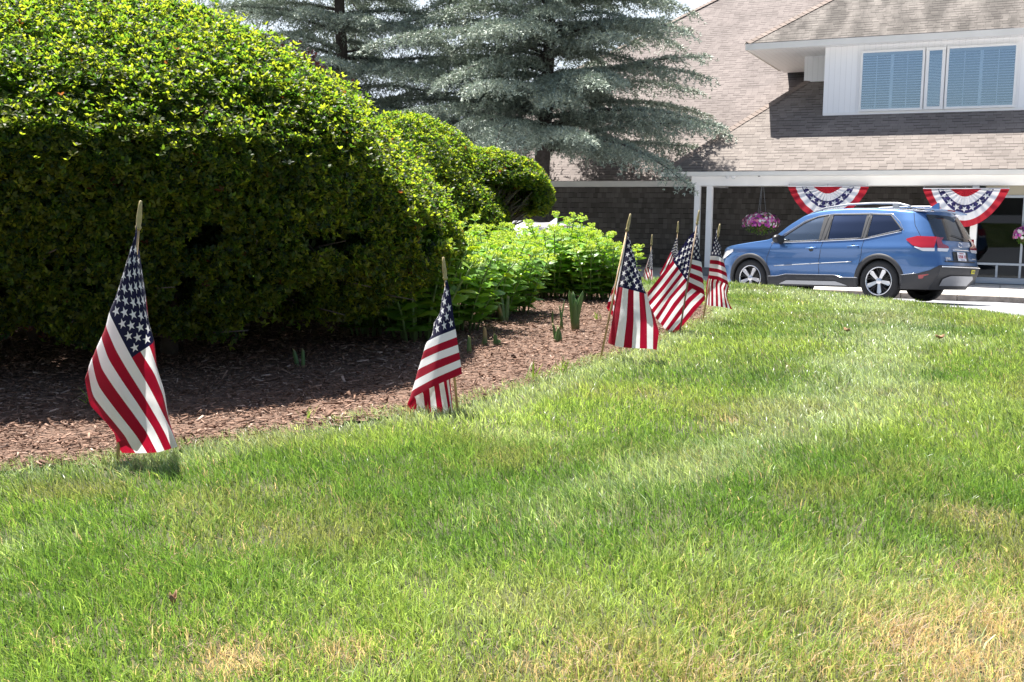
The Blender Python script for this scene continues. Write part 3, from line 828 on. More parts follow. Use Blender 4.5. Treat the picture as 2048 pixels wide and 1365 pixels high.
Z1 = ((100, 380), 2.353)
stick_flag(2.31, *Z1, (427, 50), (316, 1285), {
    0:    [(0, 405, 192, 0), (.2, 428, 340, 4), (.4, 452, 500, 6), (.6, 470, 680, 7), (.8, 488, 850, 7), (1, 500, 1020, 7)],
    .1:   [(0, 403, 240, .5), (.05, 376, 262, -.5), (.15, 402, 335, -1.2), (.25, 438, 425, .5), (.45, 462, 640, 6), (1, 510, 1030, 7)],
    .2:   [(0, 398, 320, 1), (.07, 350, 335, -.5), (.2, 405, 445, -1.8), (.3, 456, 545, .3), (.5, 475, 740, 6), (1, 520, 1050, 7)],
    .33:  [(0, 390, 430, 2), (.09, 316, 428, -.3), (.2, 395, 540, -2), (.3, 450, 630, -2), (.4, 499, 715, 0), (.55, 505, 850, 4), (.8, 540, 1000, 6), (1, 560, 1120, 6)],
    .43:  [(0, 384, 500, 2), (.10, 305, 475, 0), (.25, 375, 625, -2.5), (.4, 443, 752, -2.5), (.55, 510, 850, -1), (.68, 547, 960, 0), (.8, 555, 1050, 3), (1, 590, 1190, 3)],
    .538: [(0, 377, 583, 3), (.12, 268, 562, 0), (.26, 325, 675, -2), (.4, 385, 790, -3), (.6, 470, 935, -3.5), (.8, 548, 1080, -2), (.9, 580, 1140, -1), (1, 606, 1208, 0)],
    .77:  [(0, 363, 750, 3.5), (.17, 211, 728, 0), (.30, 240, 840, -2), (.45, 312, 945, -3.5), (.62, 390, 1050, -4), (.8, 455, 1140, -3), (1, 505, 1237, -1)],
    .89:  [(0, 355, 830, 3.5), (.20, 180, 800, .5), (.36, 205, 950, -1.5), (.52, 280, 1050, -2.5), (.75, 375, 1165, -2), (1, 430, 1240, 0)],
    1:    [(0, 349, 910, 4), (.23, 160, 872, 1), (.40, 186, 1012, -.5), (.6, 268, 1100, -.5), (.75, 305, 1150, .5), (.9, 316, 1205, 1), (1, 340, 1238, 2)]},
    'largest and nearest small flag at far left, striped cloth hanging slack before the dark shrub', seed=1, dtop=1.5)

Z2 = ((680, 420), 3.1017)
stick_flag(2.95, *Z2, (640, 292), (728, 1236), {
    0:    [(0, 658, 424, 0), (.1, 652, 432, 1), (.3, 656, 600, 4), (.6, 664, 900, 6), (1, 700, 1230, 7)],
    .17:  [(0, 664, 427, 0), (.06, 652, 440, -.5), (.2, 656, 600, 3), (.6, 664, 900, 6), (1, 700, 1235, 7)],
    .3:   [(0, 687, 530, -.5), (.05, 655, 542, -1.5), (.1, 620, 562, -.5), (.2, 640, 660, 2.5), (.5, 670, 880, 5), (1, 702, 1245, 6)],
    .42:  [(0, 702, 640, -1), (.1, 640, 658, -2.5), (.2, 570, 692, -.5), (.33, 610, 820, 3), (.6, 665, 1010, 5), (1, 695, 1255, 6)],
    .538: [(0, 717, 742, -1), (.15, 620, 780, -3), (.3, 525, 820, -.5), (.42, 560, 920, 3), (.6, 640, 1040, 4.5), (1, 685, 1290, 5)],
    .77:  [(0, 739, 885, -1), (.16, 600, 935, -3.5), (.33, 472, 995, -.5), (.45, 520, 1070, 3), (.6, 555, 1110, 4), (1, 572, 1312, 5)],
    .9:   [(0, 750, 960, -1), (.17, 590, 1030, -3.5), (.345, 443, 1110, -.5), (.45, 470, 1130, 3), (.6, 490, 1160, 3.5), (1, 510, 1330, 4)],
    1:    [(0, 758, 1018, -1), (.18, 580, 1095, -3.5), (.36, 425, 1180, 0), (.45, 415, 1215, 1), (.7, 420, 1260, 2), (1, 440, 1335, 3)]},
    'second flag from the left, lowest of all, its cloth almost touching the grass', seed=2, fwd=9.0)

Z3 = ((1160, 400), 4.014)
stick_flag(3.86, *Z3, (406, 110), (158, 1312), {
    0:   [(0, 390, 262, 2), (.2, 405, 500, 4), (.4, 510, 764, 3), (.55, 585, 890, .5), (.7, 634, 1056, 0), (.85, 626, 1130, .5), (1, 616, 1206, 1)],
    .1:  [(0, 390, 264, 2), (.2, 415, 500, 4), (.3, 480, 640, 3), (.4, 546, 764, 0), (.7, 574, 960, -1.5), (1, 577, 1198, -1)],
    .2:  [(0, 390, 265, 1), (.1, 405, 385, 3), (.2, 430, 500, 3), (.3, 502, 620, 0), (.4, 492, 748, -2), (.7, 505, 985, -4), (1, 505, 1194, -3)],
    .34: [(0, 388, 266, 0), (.1, 410, 385, 2), (.2, 458, 482, -.5), (.4, 412, 728, -3.5), (.7, 408, 965, -5), (1, 390, 1190, -4)],
    .44: [(0, 382, 268, -.5), (.1, 421, 375, -.5), (.2, 400, 474, -2), (.4, 355, 713, -3), (.7, 333, 950, -4), (1, 298, 1180, -3)],
    .54: [(0, 380, 270, .8), (.1, 362, 368, .8), (.2, 344, 470, .8), (.4, 297, 699, .8), (.7, 255, 920, .8), (1, 210, 1146, .8)],
    .60: [(0, 330, 470, 1.5), (.08, 292, 636, 1.6), (.4, 290, 780, 4), (1, 250, 1120, 5)],
    .75: [(0, 300, 560, 1.5), (.06, 280, 680, 1.6), (.12, 258, 715, 2), (.4, 300, 860, 5), (1, 300, 1120, 6)],
    1:   [(0, 262, 885, 1.5), (.07, 240, 872, 1.6), (.14, 206, 858, 2), (.4, 280, 960, 5), (1, 320, 1130, 6)]},
    'leaning flag with a gold tip and a light wooden stick, third from the left', seed=3, dtop=2)

stick_flag(4.72, *Z3, (958, 82), (793, 1110), {
    0:    [(0, 936, 212, 1), (.15, 948, 225, 2), (.22, 880, 290, 3), (.4, 740, 492, 2), (.7, 640, 620, 0), (1, 543, 742, 0)],
    .27:  [(0, 905, 380, 1), (.12, 966, 350, 1), (.24, 900, 420, 3), (.4, 800, 575, 1.5), (.7, 680, 735, 0), (1, 556, 880, 0)],
    .54:  [(0, 884, 476, 1), (.16, 986, 500, 1), (.28, 930, 590, 4), (.4, 856, 656, 1.5), (.7, 730, 800, 0), (1, 625, 970, 0)],
    .77:  [(0, 872, 580, 1), (.17, 994, 628, 1), (.24, 985, 690, 2.5), (.5, 866, 790, 1.5), (.75, 775, 915, .5), (1, 685, 1040, 0)],
    1:    [(0, 856, 690, 1), (.18, 1003, 765, 1), (.25, 1006, 800, 2), (.5, 925, 890, 2), (.75, 835, 1000, 1), (1, 740, 1098, 0)]},
    'widest spread flag behind a dark brown stick, stripes running down to the left', dark=True, seed=4, dtop=1)

stick_flag(5.2, *Z3, (1124, 192), (979, 1010), {
    0:    [(0, 1098, 248, .8), (.1, 1104, 252, -.5), (.4, 1050, 520, 4), (.7, 1015, 680, 4), (1, 1008, 842, 4)],
    .3:   [(0, 1068, 350, .8), (.2, 1138, 372, -1), (.4, 1080, 560, 3), (.6, 1050, 650, 3), (1, 1050, 852, 3)],
    .538: [(0, 1046, 450, .8), (.15, 1105, 452, -2), (.3, 1160, 474, -1), (.45, 1130, 620, 2), (.6, 1105, 680, 2), (1, 1110, 857, 3)],
    .77:  [(0, 1038, 545, .8), (.17, 1110, 555, -2.5), (.33, 1183, 585, -1), (.45, 1165, 680, 1.5), (.6, 1150, 710, 1.5), (1, 1168, 866, 2)],
    1:    [(0, 1034, 634, .8), (.18, 1112, 645, -2.5), (.36, 1199, 690, -1), (.5, 1180, 760, 0), (.7, 1186, 806, 0), (1, 1223, 880, 1)]},
    'rightmost flag, in front of the blue car, cloth fluttering beside its leaning stick', seed=5, dtop=3)

stick_flag(6.9, *Z3, (789, 172), (742, 905), {
    0:   [(0, 785, 268, 0), (.4, 730, 420, -1), (1, 640, 590, -1)],
    .3:  [(0, 786, 330, -.5), (.4, 750, 460, -2), (1, 670, 660, -2)],
    .54: [(0, 787, 400, -.5), (.4, 762, 490, -2), (1, 700, 720, -2)],
    1:   [(0, 788, 520, 0), (.4, 790, 640, -1), (1, 760, 800, -1)]},
    'half hidden flag just behind and left of the widest spread flag', seed=6, tip_len=.075)
stick_flag(8.3, *Z3, (580, 278), (528, 930), {
    0:   [(0, 578, 360, 0), (.4, 584, 560, 2), (1, 580, 720, 2)],
    .3:  [(0, 570, 400, -1), (.2, 560, 480, -2), (.4, 580, 570, -1), (1, 582, 720, 1)],
    .54: [(0, 560, 440, -1), (.4, 536, 540, -2), (.7, 572, 650, -1), (1, 572, 725, 0)],
    .75: [(0, 550, 480, -1), (.4, 515, 575, -1), (1, 562, 730, 0)],
    1:   [(0, 540, 530, 0), (.4, 508, 605, 0), (1, 548, 735, 0)]},
    'narrow furled flag at the back, between the leaning gold tipped flag and the widest flag', seed=7, tip_len=.085)
stick_flag(8.9, *Z3, (166, 250), (150, 900), {
    0:   [(0, 168, 322, 0), (.4, 176, 480, 1), (1, 180, 690, 1)],
    .54: [(0, 160, 360, -1), (.4, 148, 480, -2), (1, 172, 700, -1)],
    1:   [(0, 150, 420, 0), (.4, 140, 560, -1), (1, 150, 720, 0)]},
    'farthest flag, only its tip and dark blue top showing above the stonecrop', seed=8, tip_len=.085)

# ------------------------------------------------------------------ building
def shingle_mat(name, row, wid, cols, dark, band=.17, streak=0.0, rough=.9, ubump=.4):
    m, t, b = new_mat(name); g = NG(t)
    uvn = t.nodes.new('ShaderNodeUVMap'); uvn.uv_map = 'UVMap'
    sp = t.nodes.new('ShaderNodeSeparateXYZ'); t.links.new(uvn.outputs[0], sp.inputs[0])
    u, v = sp.outputs[0], sp.outputs[1]
    rv = g.m('DIVIDE', v, row); ri = g.m('FLOOR', rv); rf = g.m('FRACT', rv)
    wn0 = t.nodes.new('ShaderNodeTexWhiteNoise'); wn0.noise_dimensions = '1D'; t.links.new(ri, wn0.inputs['W'])
    uo = g.m('ADD', g.m('DIVIDE', u, wid), g.m('MULTIPLY', wn0.outputs[0], 7.0))
    ui = g.m('FLOOR', uo); uf = g.m('FRACT', uo)
    cmb = t.nodes.new('ShaderNodeCombineXYZ'); t.links.new(ui, cmb.inputs[0]); t.links.new(ri, cmb.inputs[1])
    wn = t.nodes.new('ShaderNodeTexWhiteNoise'); wn.noise_dimensions = '2D'; t.links.new(cmb.outputs[0], wn.inputs['Vector'])
    rp = t.nodes.new('ShaderNodeValToRGB'); e = rp.color_ramp.elements
    e[0].color = (*cols[0], 1); e[1].color = (*cols[-1], 1)
    for k, c in enumerate(cols[1:-1]):
        n_ = e.new((k + 1) / (len(cols) - 1)); n_.color = (*c, 1)
    t.links.new(wn.outputs[0], rp.inputs[0])
    sc_ = t.nodes.new('ShaderNodeSeparateColor'); t.links.new(wn.outputs[1], sc_.inputs[0])
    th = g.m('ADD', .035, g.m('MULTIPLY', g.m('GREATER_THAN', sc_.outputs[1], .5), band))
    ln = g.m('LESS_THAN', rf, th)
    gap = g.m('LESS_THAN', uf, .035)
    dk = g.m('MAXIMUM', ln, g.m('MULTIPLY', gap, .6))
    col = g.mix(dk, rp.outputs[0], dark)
    nz = t.nodes.new('ShaderNodeTexNoise'); nz.inputs['Scale'].default_value = 1.0; nz.inputs['Detail'].default_value = 7
    mp = t.nodes.new('ShaderNodeMapping'); mp.inputs['Scale'].default_value = (2.2, .5, 1) if streak else (.8, .8, 1)
    t.links.new(uvn.outputs[0], mp.inputs[0]); t.links.new(mp.outputs[0], nz.inputs['Vector'])
    r2 = t.nodes.new('ShaderNodeValToRGB'); r2.color_ramp.elements[0].position = .42; r2.color_ramp.elements[1].position = .62
    lo = 1 - (streak or .16); r2.color_ramp.elements[0].color = (lo, lo, lo, 1); r2.color_ramp.elements[1].color = (1, 1, 1, 1)
    t.links.new(nz.outputs[0], r2.inputs[0])
    mu = t.nodes.new('ShaderNodeMix'); mu.data_type = 'RGBA'; mu.blend_type = 'MULTIPLY'; mu.inputs[0].default_value = 1
    t.links.new(col, mu.inputs[6]); t.links.new(r2.outputs[0], mu.inputs[7])
    t.links.new(mu.outputs[2], b.inputs['Base Color']); b.inputs['Roughness'].default_value = rough; b.inputs['Specular IOR Level'].default_value = .25
    ht = g.m('SUBTRACT', g.m('MULTIPLY', wn.outputs[0], .5), g.m('MULTIPLY', dk, 1.0))
    bp = t.nodes.new('ShaderNodeBump'); bp.inputs['Strength'].default_value = ubump; bp.inputs['Distance'].default_value = .01
    t.links.new(ht, bp.inputs['Height']); t.links.new(bp.outputs[0], b.inputs['Normal'])
    return m
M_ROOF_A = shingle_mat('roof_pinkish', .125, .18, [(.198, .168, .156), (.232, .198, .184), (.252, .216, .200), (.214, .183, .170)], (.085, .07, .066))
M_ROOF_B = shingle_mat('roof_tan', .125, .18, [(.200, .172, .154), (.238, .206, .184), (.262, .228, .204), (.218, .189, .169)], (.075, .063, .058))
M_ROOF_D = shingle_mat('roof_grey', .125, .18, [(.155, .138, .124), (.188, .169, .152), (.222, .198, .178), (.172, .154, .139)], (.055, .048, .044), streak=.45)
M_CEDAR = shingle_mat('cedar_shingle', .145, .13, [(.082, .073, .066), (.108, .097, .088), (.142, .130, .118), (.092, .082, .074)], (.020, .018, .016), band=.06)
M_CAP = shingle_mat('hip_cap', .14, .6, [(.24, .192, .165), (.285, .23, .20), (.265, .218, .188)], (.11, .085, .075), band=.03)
M_WHITE = plain('white_trim', (.88, .87, .85), .55, noise=.03, nscale=3)
M_CREAM = plain('cream_gutter', (.78, .75, .69), .5, noise=.05, nscale=2)
M_GREYB = plain('grey_post_base', (.20, .19, .185), .8, noise=.2, nscale=8)
M_ALU = plain('aluminium_frame', (.42, .46, .52), .4, metal=.3)
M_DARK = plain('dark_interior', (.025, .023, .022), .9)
M_BEIGE = plain('beige_panel', (.42, .39, .31), .8)
def siding_mat():
    m, t, b = new_mat('white_board_siding'); g = NG(t)
    uvn = t.nodes.new('ShaderNodeUVMap'); sp = t.nodes.new('ShaderNodeSeparateXYZ'); t.links.new(uvn.outputs[0], sp.inputs[0])
    f = g.m('FRACT', g.m('DIVIDE', sp.outputs[0], .135)); ln = g.m('LESS_THAN', f, .05)
    t.links.new(g.mix(ln, (.90, .90, .90), (.74, .74, .74)), b.inputs['Base Color']); b.inputs['Roughness'].default_value = .6
    bp = t.nodes.new('ShaderNodeBump'); bp.inputs['Strength'].default_value = .5; bp.inputs['Distance'].default_value = .01; bp.invert = True
    t.links.new(ln, bp.inputs['Height']); t.links.new(bp.outputs[0], b.inputs['Normal'])
    return m
M_SIDING = siding_mat()
def glass_mat(name, refl, tint, dark=None):
    m, t, b = new_mat(name)
    gl = t.nodes.new('ShaderNodeBsdfGlossy'); gl.inputs['Roughness'].default_value = .015; gl.inputs[0].default_value = (*tint, 1)
    tr = t.nodes.new('ShaderNodeBsdfTransparent'); tr.inputs[0].default_value = (*(dark or (.85, .9, .92)), 1)
    fr = t.nodes.new('ShaderNodeFresnel'); fr.inputs[0].default_value = 1.5
    g = NG(t); fac = g.m('MINIMUM', g.m('ADD', fr.outputs[0], refl), 1.0)
    mx = t.nodes.new('ShaderNodeMixShader'); t.links.new(fac, mx.inputs[0]); t.links.new(tr.outputs[0], mx.inputs[1]); t.links.new(gl.outputs[0], mx.inputs[2])
    t.links.new(mx.outputs[0], t.nodes['Material Output'].inputs[0])
    return m
M_GLASS = glass_mat('window_glass', .44, (.70, .83, 1.0))
M_GLASS_L = glass_mat('storefront_glass', .0, (.5, .55, .62), (.35, .40, .42))

def bplane(zE, w0, tt):        # roof plane rising away from the viewer: z = zE + tt*(w0 - w)
    return np.array([0, 0, 1.0]) + tt * NN, zE + tt * w0 + tt * (NN @ O_B)
def wplane(w0): return NN, NN @ O_B + w0
def swz(P): s_, w_ = to_sw(np.array(P)); return float(s_), float(w_), float(P[2])
ZE, TB = 1.50, .72
NB, CB = bplane(ZE, 0.0, TB)
s_tip = swz(hit(1322, 343, *wplane(0)))[0]
H = swz(hit(1612, 163, NB, CB))
s_b, w_b, z_bb = swz(hit(1645, 231, NB, CB))
z_soff = swz(hit(1649, 96, *wplane(w_b)))[2]
s_C, w_C, _ = swz(hit(1491, 88, (0, 0, 1), z_soff + .14))
S_R = 9.0
def uv_roof(nrm_t):
    k = math.sqrt(1 + nrm_t * nrm_t)
    def f(p, poly):
        s_, w_ = to_sw(p); return (s_, -w_ * k)
    return f
def uv_side(nrm_t):
    k = math.sqrt(1 + nrm_t * nrm_t)
    def f(p, poly):
        s_, w_ = to_sw(p); return (w_, s_ * k)
    return f
def uv_wall(p, poly):
    s_, w_ = to_sw(p); return (s_ + w_, p[2])
house = thing('building', bld(0, -4, Z_WALK), 'shingled two storey building with tan roofs, white upper bay and open porch', 'building')
HO = np.array(house.location)
def hb(mb, name, mat, uvf=None, smooth=False): return mb.build(name, mat, house, HO, smooth, uvf)
# lower (porch) roof with hip at its left end
mb = MB(); wH = H[1]; mb.quad(bld(s_tip, 0, ZE), bld(S_R, 0, ZE), bld(S_R, wH, H[2]), bld(H[0], wH, H[2]))
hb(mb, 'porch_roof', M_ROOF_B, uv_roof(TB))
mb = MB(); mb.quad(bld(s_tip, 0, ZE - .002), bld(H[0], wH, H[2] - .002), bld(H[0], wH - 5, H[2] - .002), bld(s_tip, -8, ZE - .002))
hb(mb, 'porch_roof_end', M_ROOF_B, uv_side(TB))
def hip_caps(p0, p1, name):
    p0, p1 = np.array(p0), np.array(p1); L = np.linalg.norm(p1 - p0); d = (p1 - p0) / L; n = int(L / .15)
    sd = unit(np.cross(d, ZUP)); up = np.cross(sd, d)
    mb = MB()
    for k in range(n):
        a0 = p0 + d * (L * k / n); a1 = p0 + d * (L * (k + 1.15) / n)
        for q in (-1, 1):
            lift0, lift1 = up * .022, up * .010
            mb.add([a0 + lift0, a1 + lift1, a1 + lift1 + sd * q * .13 - up * .065, a0 + lift0 + sd * q * .13 - up * .065,
                    a0 + lift0 - up * .012, a0 + lift0 + sd * q * .13 - up * .077], [(0, 1, 2, 3), (0, 3, 5, 4)])
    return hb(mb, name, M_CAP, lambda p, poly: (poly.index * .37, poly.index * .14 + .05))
hip_caps(bld(s_tip + .02, -.02, ZE + .02), bld(H[0], wH, H[2] + .02), 'hip_cap')
# main roof behind
TA = .80; ZA, WA = 1.36, -3.0
NA_, CA_ = bplane(ZA, WA, TA)
a1 = swz(hit(1430, 0, NA_, CA_)); a0 = swz(hit(1330, 50, NA_, CA_))
sl = (a1[0] - a0[0]) / (a1[1] - a0[1])
def hipA(wv): return a0[0] + sl * (wv - a0[1]), ZA + TA * (WA - wv)
wT = -13.0
sA0, sA1 = hipA(WA)[0], hipA(wT)[0]
mb = MB(); mb.quad(bld(sA0, WA, ZA), bld(S_R, WA, ZA), bld(S_R, wT, hipA(wT)[1]), bld(sA1, wT, hipA(wT)[1]))
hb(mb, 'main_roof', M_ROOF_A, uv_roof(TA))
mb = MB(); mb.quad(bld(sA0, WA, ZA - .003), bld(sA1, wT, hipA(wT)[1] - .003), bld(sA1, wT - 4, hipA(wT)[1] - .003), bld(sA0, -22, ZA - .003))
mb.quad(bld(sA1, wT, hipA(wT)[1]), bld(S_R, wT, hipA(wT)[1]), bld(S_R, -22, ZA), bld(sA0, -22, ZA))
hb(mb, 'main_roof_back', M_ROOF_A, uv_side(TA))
hip_caps(bld(sA0, WA, ZA + .02), bld(sA1, wT, hipA(wT)[1] + .02), 'hip_cap')
# upper (bay) roof
TD = .72; ZD = z_soff + .15
wDT = w_C - 5.2
mb = MB(); mb.quad(bld(s_C, w_C, ZD), bld(S_R, w_C, ZD), bld(S_R, wDT, ZD + TD * (w_C - wDT)), bld(s_C + (w_C - wDT), wDT, ZD + TD * (w_C - wDT)))
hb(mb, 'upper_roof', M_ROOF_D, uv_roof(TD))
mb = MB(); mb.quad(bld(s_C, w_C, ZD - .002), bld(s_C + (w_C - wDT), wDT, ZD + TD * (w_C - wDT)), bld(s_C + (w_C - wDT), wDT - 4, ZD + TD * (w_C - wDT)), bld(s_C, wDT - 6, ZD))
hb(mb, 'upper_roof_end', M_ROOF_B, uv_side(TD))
hip_caps(bld(s_C + .02, w_C - .02, ZD + .02), bld(s_C + (w_C - wDT), wDT, ZD + TD * (w_C - wDT) + .02), 'hip_cap')
# fascias, soffits
def bbox(s0, s1, w0, w1, z0, z1): return (bld((s0 + s1) / 2, (w0 + w1) / 2, (z0 + z1) / 2), (abs(s1 - s0), abs(w1 - w0), abs(z1 - z0)), (U, NN, ZUP))
mb = MB(); mb.box(*bbox(s_C, S_R, w_C - .03, w_C, z_soff - .02, ZD - .012)); mb.box(*bbox(s_C, s_C + .03, w_C - 4.5, w_C - .032, z_soff - .02, ZD - .012))
hb(mb, 'upper_fascia', M_CREAM)
mb = MB(); mb.quad(bld(s_C + .031, w_C - .031, z_soff), bld(S_R, w_C - .031, z_soff), bld(S_R, w_C - 5, z_soff), bld(s_C + .031, w_C - 5, z_soff))
hb(mb, 'upper_soffit', M_SIDING, lambda p, poly: (to_sw(p)[0] * 1.0, 0))
mb = MB(); mb.box(*bbox(s_tip, S_R, -.07, 0.03, ZE - .115, ZE - .012)); mb.box(*bbox(s_tip, s_tip + .04, -6, -.072, ZE - .115, ZE - .015))
hb(mb, 'porch_gutter', M_CREAM)
zb0 = swz(hit(1700, 371.5, *wplane(-.30)))[2]
s_beam = swz(hit(1383, 360, *wplane(-.30)))[0]
zb1 = ZE - .117
mb = MB(); mb.box(*bbox(s_beam, S_R, -.55, -.30, zb0, zb1)); mb.box(*bbox(s_beam, s_beam + .2, -3.38, -.552, zb0, zb1))
hb(mb, 'porch_beam', M_WHITE)
mb = MB(); mb.quad(bld(s_tip + .05, -.075, zb1 + .004), bld(S_R, -.075, zb1 + .004), bld(S_R, -3.4, zb1 + .004), bld(s_tip + .05, -3.4, zb1 + .004))
hb(mb, 'porch_ceiling', M_WHITE)
mb = MB(); mb.box(*bbox(sA0, S_R, WA - .03, WA, ZA - .17, ZA - .012)); mb.box(*bbox(sA0, S_R, -3.4, WA - .031, ZA - .17, ZA - .15))
hb(mb, 'main_fascia', M_CREAM)
# walls
s_g = swz(hit(1949, 480, *wplane(-1.75)))[0]
w_g = swz(hit(2000, 567.5, (0, 0, 1), Z_WALK + .02))[1]
mb = MB(); mb.quad(bld(sA0 + .4, -3.4, -1.6), bld(S_R, -3.4, -1.6), bld(S_R, -3.4, ZA - .16), bld(sA0 + .4, -3.4, ZA - .16))
mb.quad(bld(sA0 + .4, -3.4, -1.6), bld(sA0 + .4, -3.4, ZA - .16), bld(sA0 + .4, -21.5, ZA - .16), bld(sA0 + .4, -21.5, -1.6))
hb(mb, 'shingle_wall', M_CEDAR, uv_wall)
mb = MB(); mb.quad(bld(s_b, w_b, z_bb - .5), bld(S_R, w_b, z_bb - .5), bld(S_R, w_b, z_soff), bld(s_b, w_b, z_soff))
mb.quad(bld(s_b, w_b, z_bb - .5), bld(s_b, w_b, z_soff), bld(s_b, H[1], z_soff), bld(s_b, H[1], z_bb - .5))
mb.quad(bld(H[0] - .05, H[1] + .03, H[2] - .6), bld(s_b, H[1] + .03, H[2] - .6), bld(s_b, H[1] + .03, z_soff), bld(H[0] - .05, H[1] + .03, z_soff))
mb.quad(bld(H[0] - .05, H[1] + .03, H[2] - .6), bld(H[0] - .05, H[1] + .03, z_soff), bld(H[0] - .05, H[1] - 4, z_soff), bld(H[0] - .05, H[1] - 4, H[2] - .6))
# window hole is covered by the dark backing set in front
hb(mb, 'bay_wall', M_SIDING, uv_wall)
mb = MB(); mb.box(*bbox(s_b + .01, S_R, w_b + .002, w_b + .018, z_bb - .02, z_bb + .05)); hb(mb, 'base_trim', M_WHITE)
# posts
for px in (1393.2, 1417.4, 1946):
    sp_ = swz(hit(px, 470, *wplane(-.40)))[0]
    zt = swz(hit(1417, 535, *wplane(-.40)))[2]
    mb = MB(); mb.box(*bbox(sp_ - .072, sp_ + .072, -.47, -.33, zt, zb0 - .002)); p = bevel(hb(mb, 'post', M_WHITE), .008)
    mb = MB(); mb.box(*bbox(sp_ - .11, sp_ + .11, -.51, -.29, Z_WALK, zt)); o = bevel(mb.build('post_base', M_GREYB, p, HO), .01)
# upper windows: frame > pane, blind
zt = swz(hit(1784, 100, *wplane(w_b)))[2]; zb = swz(hit(1784, 222.5, *wplane(w_b)))[2]
M_BLIND = plain('white_blind', (.80, .82, .84), .5)
M_ROLL = plain('shade_housing', (.42, .40, .33), .7)
for x0, x1, kind in ((1720, 1848, 0), (1850, 1889, 1), (1891, 2033, 0)):
    s0 = swz(hit(x0, 160, *wplane(w_b)))[0]; s1 = swz(hit(x1, 160, *wplane(w_b)))[0]
    mb = MB(); fw = .055 if not kind else .075
    for a, b_, c, d in ((s0, s1, zt - fw, zt), (s0, s1, zb, zb + fw), (s0, s0 + fw, zb + fw, zt - fw), (s1 - fw, s1, zb + fw, zt - fw)):
        mb.box(*bbox(a, b_, w_b + .015, w_b + .075, c, d))
    fr = bevel(hb(mb, 'window', M_WHITE), .006)
    mb = MB(); mb.quad(*[bld(a, w_b + .060, c) for a, c in ((s0 + fw, zb + fw), (s1 - fw, zb + fw), (s1 - fw, zt - fw), (s0 + fw, zt - fw))])
    mb.build('pane', M_GLASS, fr, HO)
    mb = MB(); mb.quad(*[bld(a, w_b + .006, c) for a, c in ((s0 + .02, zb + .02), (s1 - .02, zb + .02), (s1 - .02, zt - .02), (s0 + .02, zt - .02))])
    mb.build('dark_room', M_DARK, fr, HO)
    mb = MB(); mb.box(*bbox(s0 + fw, s1 - fw, w_b + .012, w_b + .05, zt - fw - (.07 if not kind else .07), zt - fw - .002)); mb.build('shade_housing', M_ROLL if not kind else M_DARK, fr, HO)
    mb = MB(); n = 21; zz0, zz1 = zb + fw + .02, zt - fw - .085
    halves = ((s0 + fw + .01, (s0 + s1) / 2 - .03), ((s0 + s1) / 2 + .03, s1 - fw - .01)) if not kind else ((s0 + fw + .006, s1 - fw - .006),)
    for h0, h1 in halves:
        for k in range(n if not kind else 34):
            z = zz0 + (zz1 - zz0) * (k + .5) / (n if not kind else 34)
            mb.box(bld((h0 + h1) / 2, w_b + .032, z), (h1 - h0, .030, .006), (U, unit(NN + ZUP * -.9), unit(ZUP + NN * .9)))
        if not kind: mb.box(*bbox((h0 + h1) / 2 - .008, (h0 + h1) / 2 + .008, w_b + .046, w_b + .052, zz0, zz1))
    if not kind:
        mb.box(*bbox((s0 + s1) / 2 - .036, (s0 + s1) / 2 + .036, w_b + .02, w_b + .052, zb + fw, zz1 + .02))
        mb.box(*bbox(s0 + fw, s1 - fw, w_b + .02, w_b + .05, zb + fw, zb + fw + .025))
    mb.build('blind', M_BLIND, fr, HO)
# storefront
sf0 = swz(hit(1951, 480, NN, NN @ O_B + w_g))[0]; sf1 = S_R
zr0 = swz(hit(2000, 531, NN, NN @ O_B + w_g))[2]; zr1 = swz(hit(2000, 526.5, NN, NN @ O_B + w_g))[2]
zs1 = swz(hit(2000, 556, NN, NN @ O_B + w_g))[2]
zh = swz(hit(2000, 396, NN, NN @ O_B + w_g))[2]
mb = MB()
mb.box(*bbox(sf0, sf1, w_g - .04, w_g + .03, Z_WALK + .015, zs1)); mb.box(*bbox(sf0, sf1, w_g - .04, w_g + .028, zr0, zr1)); mb.box(*bbox(sf0, sf1, w_g - .04, w_g + .028, zh, zh + .06))
step = swz(hit(1993, 540, NN, NN @ O_B + w_g))[0] - sf0
k = 0
while sf0 + step * k < sf1:
    mb.box(*bbox(sf0 + step * k - .025, sf0 + step * k + .025, w_g - .038, w_g + .024, zs1 + .002, zr0 - .002))
    if k % 2 == 0: mb.box(*bbox(sf0 + step * k - .025, sf0 + step * k + .025, w_g - .038, w_g + .024, zr1 + .002, zh - .002))
    k += 1
fr = bevel(hb(mb, 'storefront', M_ALU), .004)
mb = MB(); mb.quad(bld(sf0, w_g, Z_WALK + .02), bld(sf1, w_g, Z_WALK + .02), bld(sf1, w_g, zh + .03), bld(sf0, w_g, zh + .03)); mb.build('pane', M_GLASS_L, fr, HO)
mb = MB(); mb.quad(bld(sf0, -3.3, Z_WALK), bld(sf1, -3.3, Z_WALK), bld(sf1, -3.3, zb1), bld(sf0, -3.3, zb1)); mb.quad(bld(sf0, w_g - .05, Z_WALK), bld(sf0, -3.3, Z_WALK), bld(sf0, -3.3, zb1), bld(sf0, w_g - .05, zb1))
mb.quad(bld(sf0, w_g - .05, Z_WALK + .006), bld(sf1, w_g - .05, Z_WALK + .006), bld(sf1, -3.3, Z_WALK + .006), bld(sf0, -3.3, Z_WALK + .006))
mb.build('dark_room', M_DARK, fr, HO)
mb = MB(); mb.box(*bbox(sf0 + .15, sf1, w_g - .03, w_g + .01, zh + .062, zb1)); hb(mb, 'transom_panel', M_BEIGE)

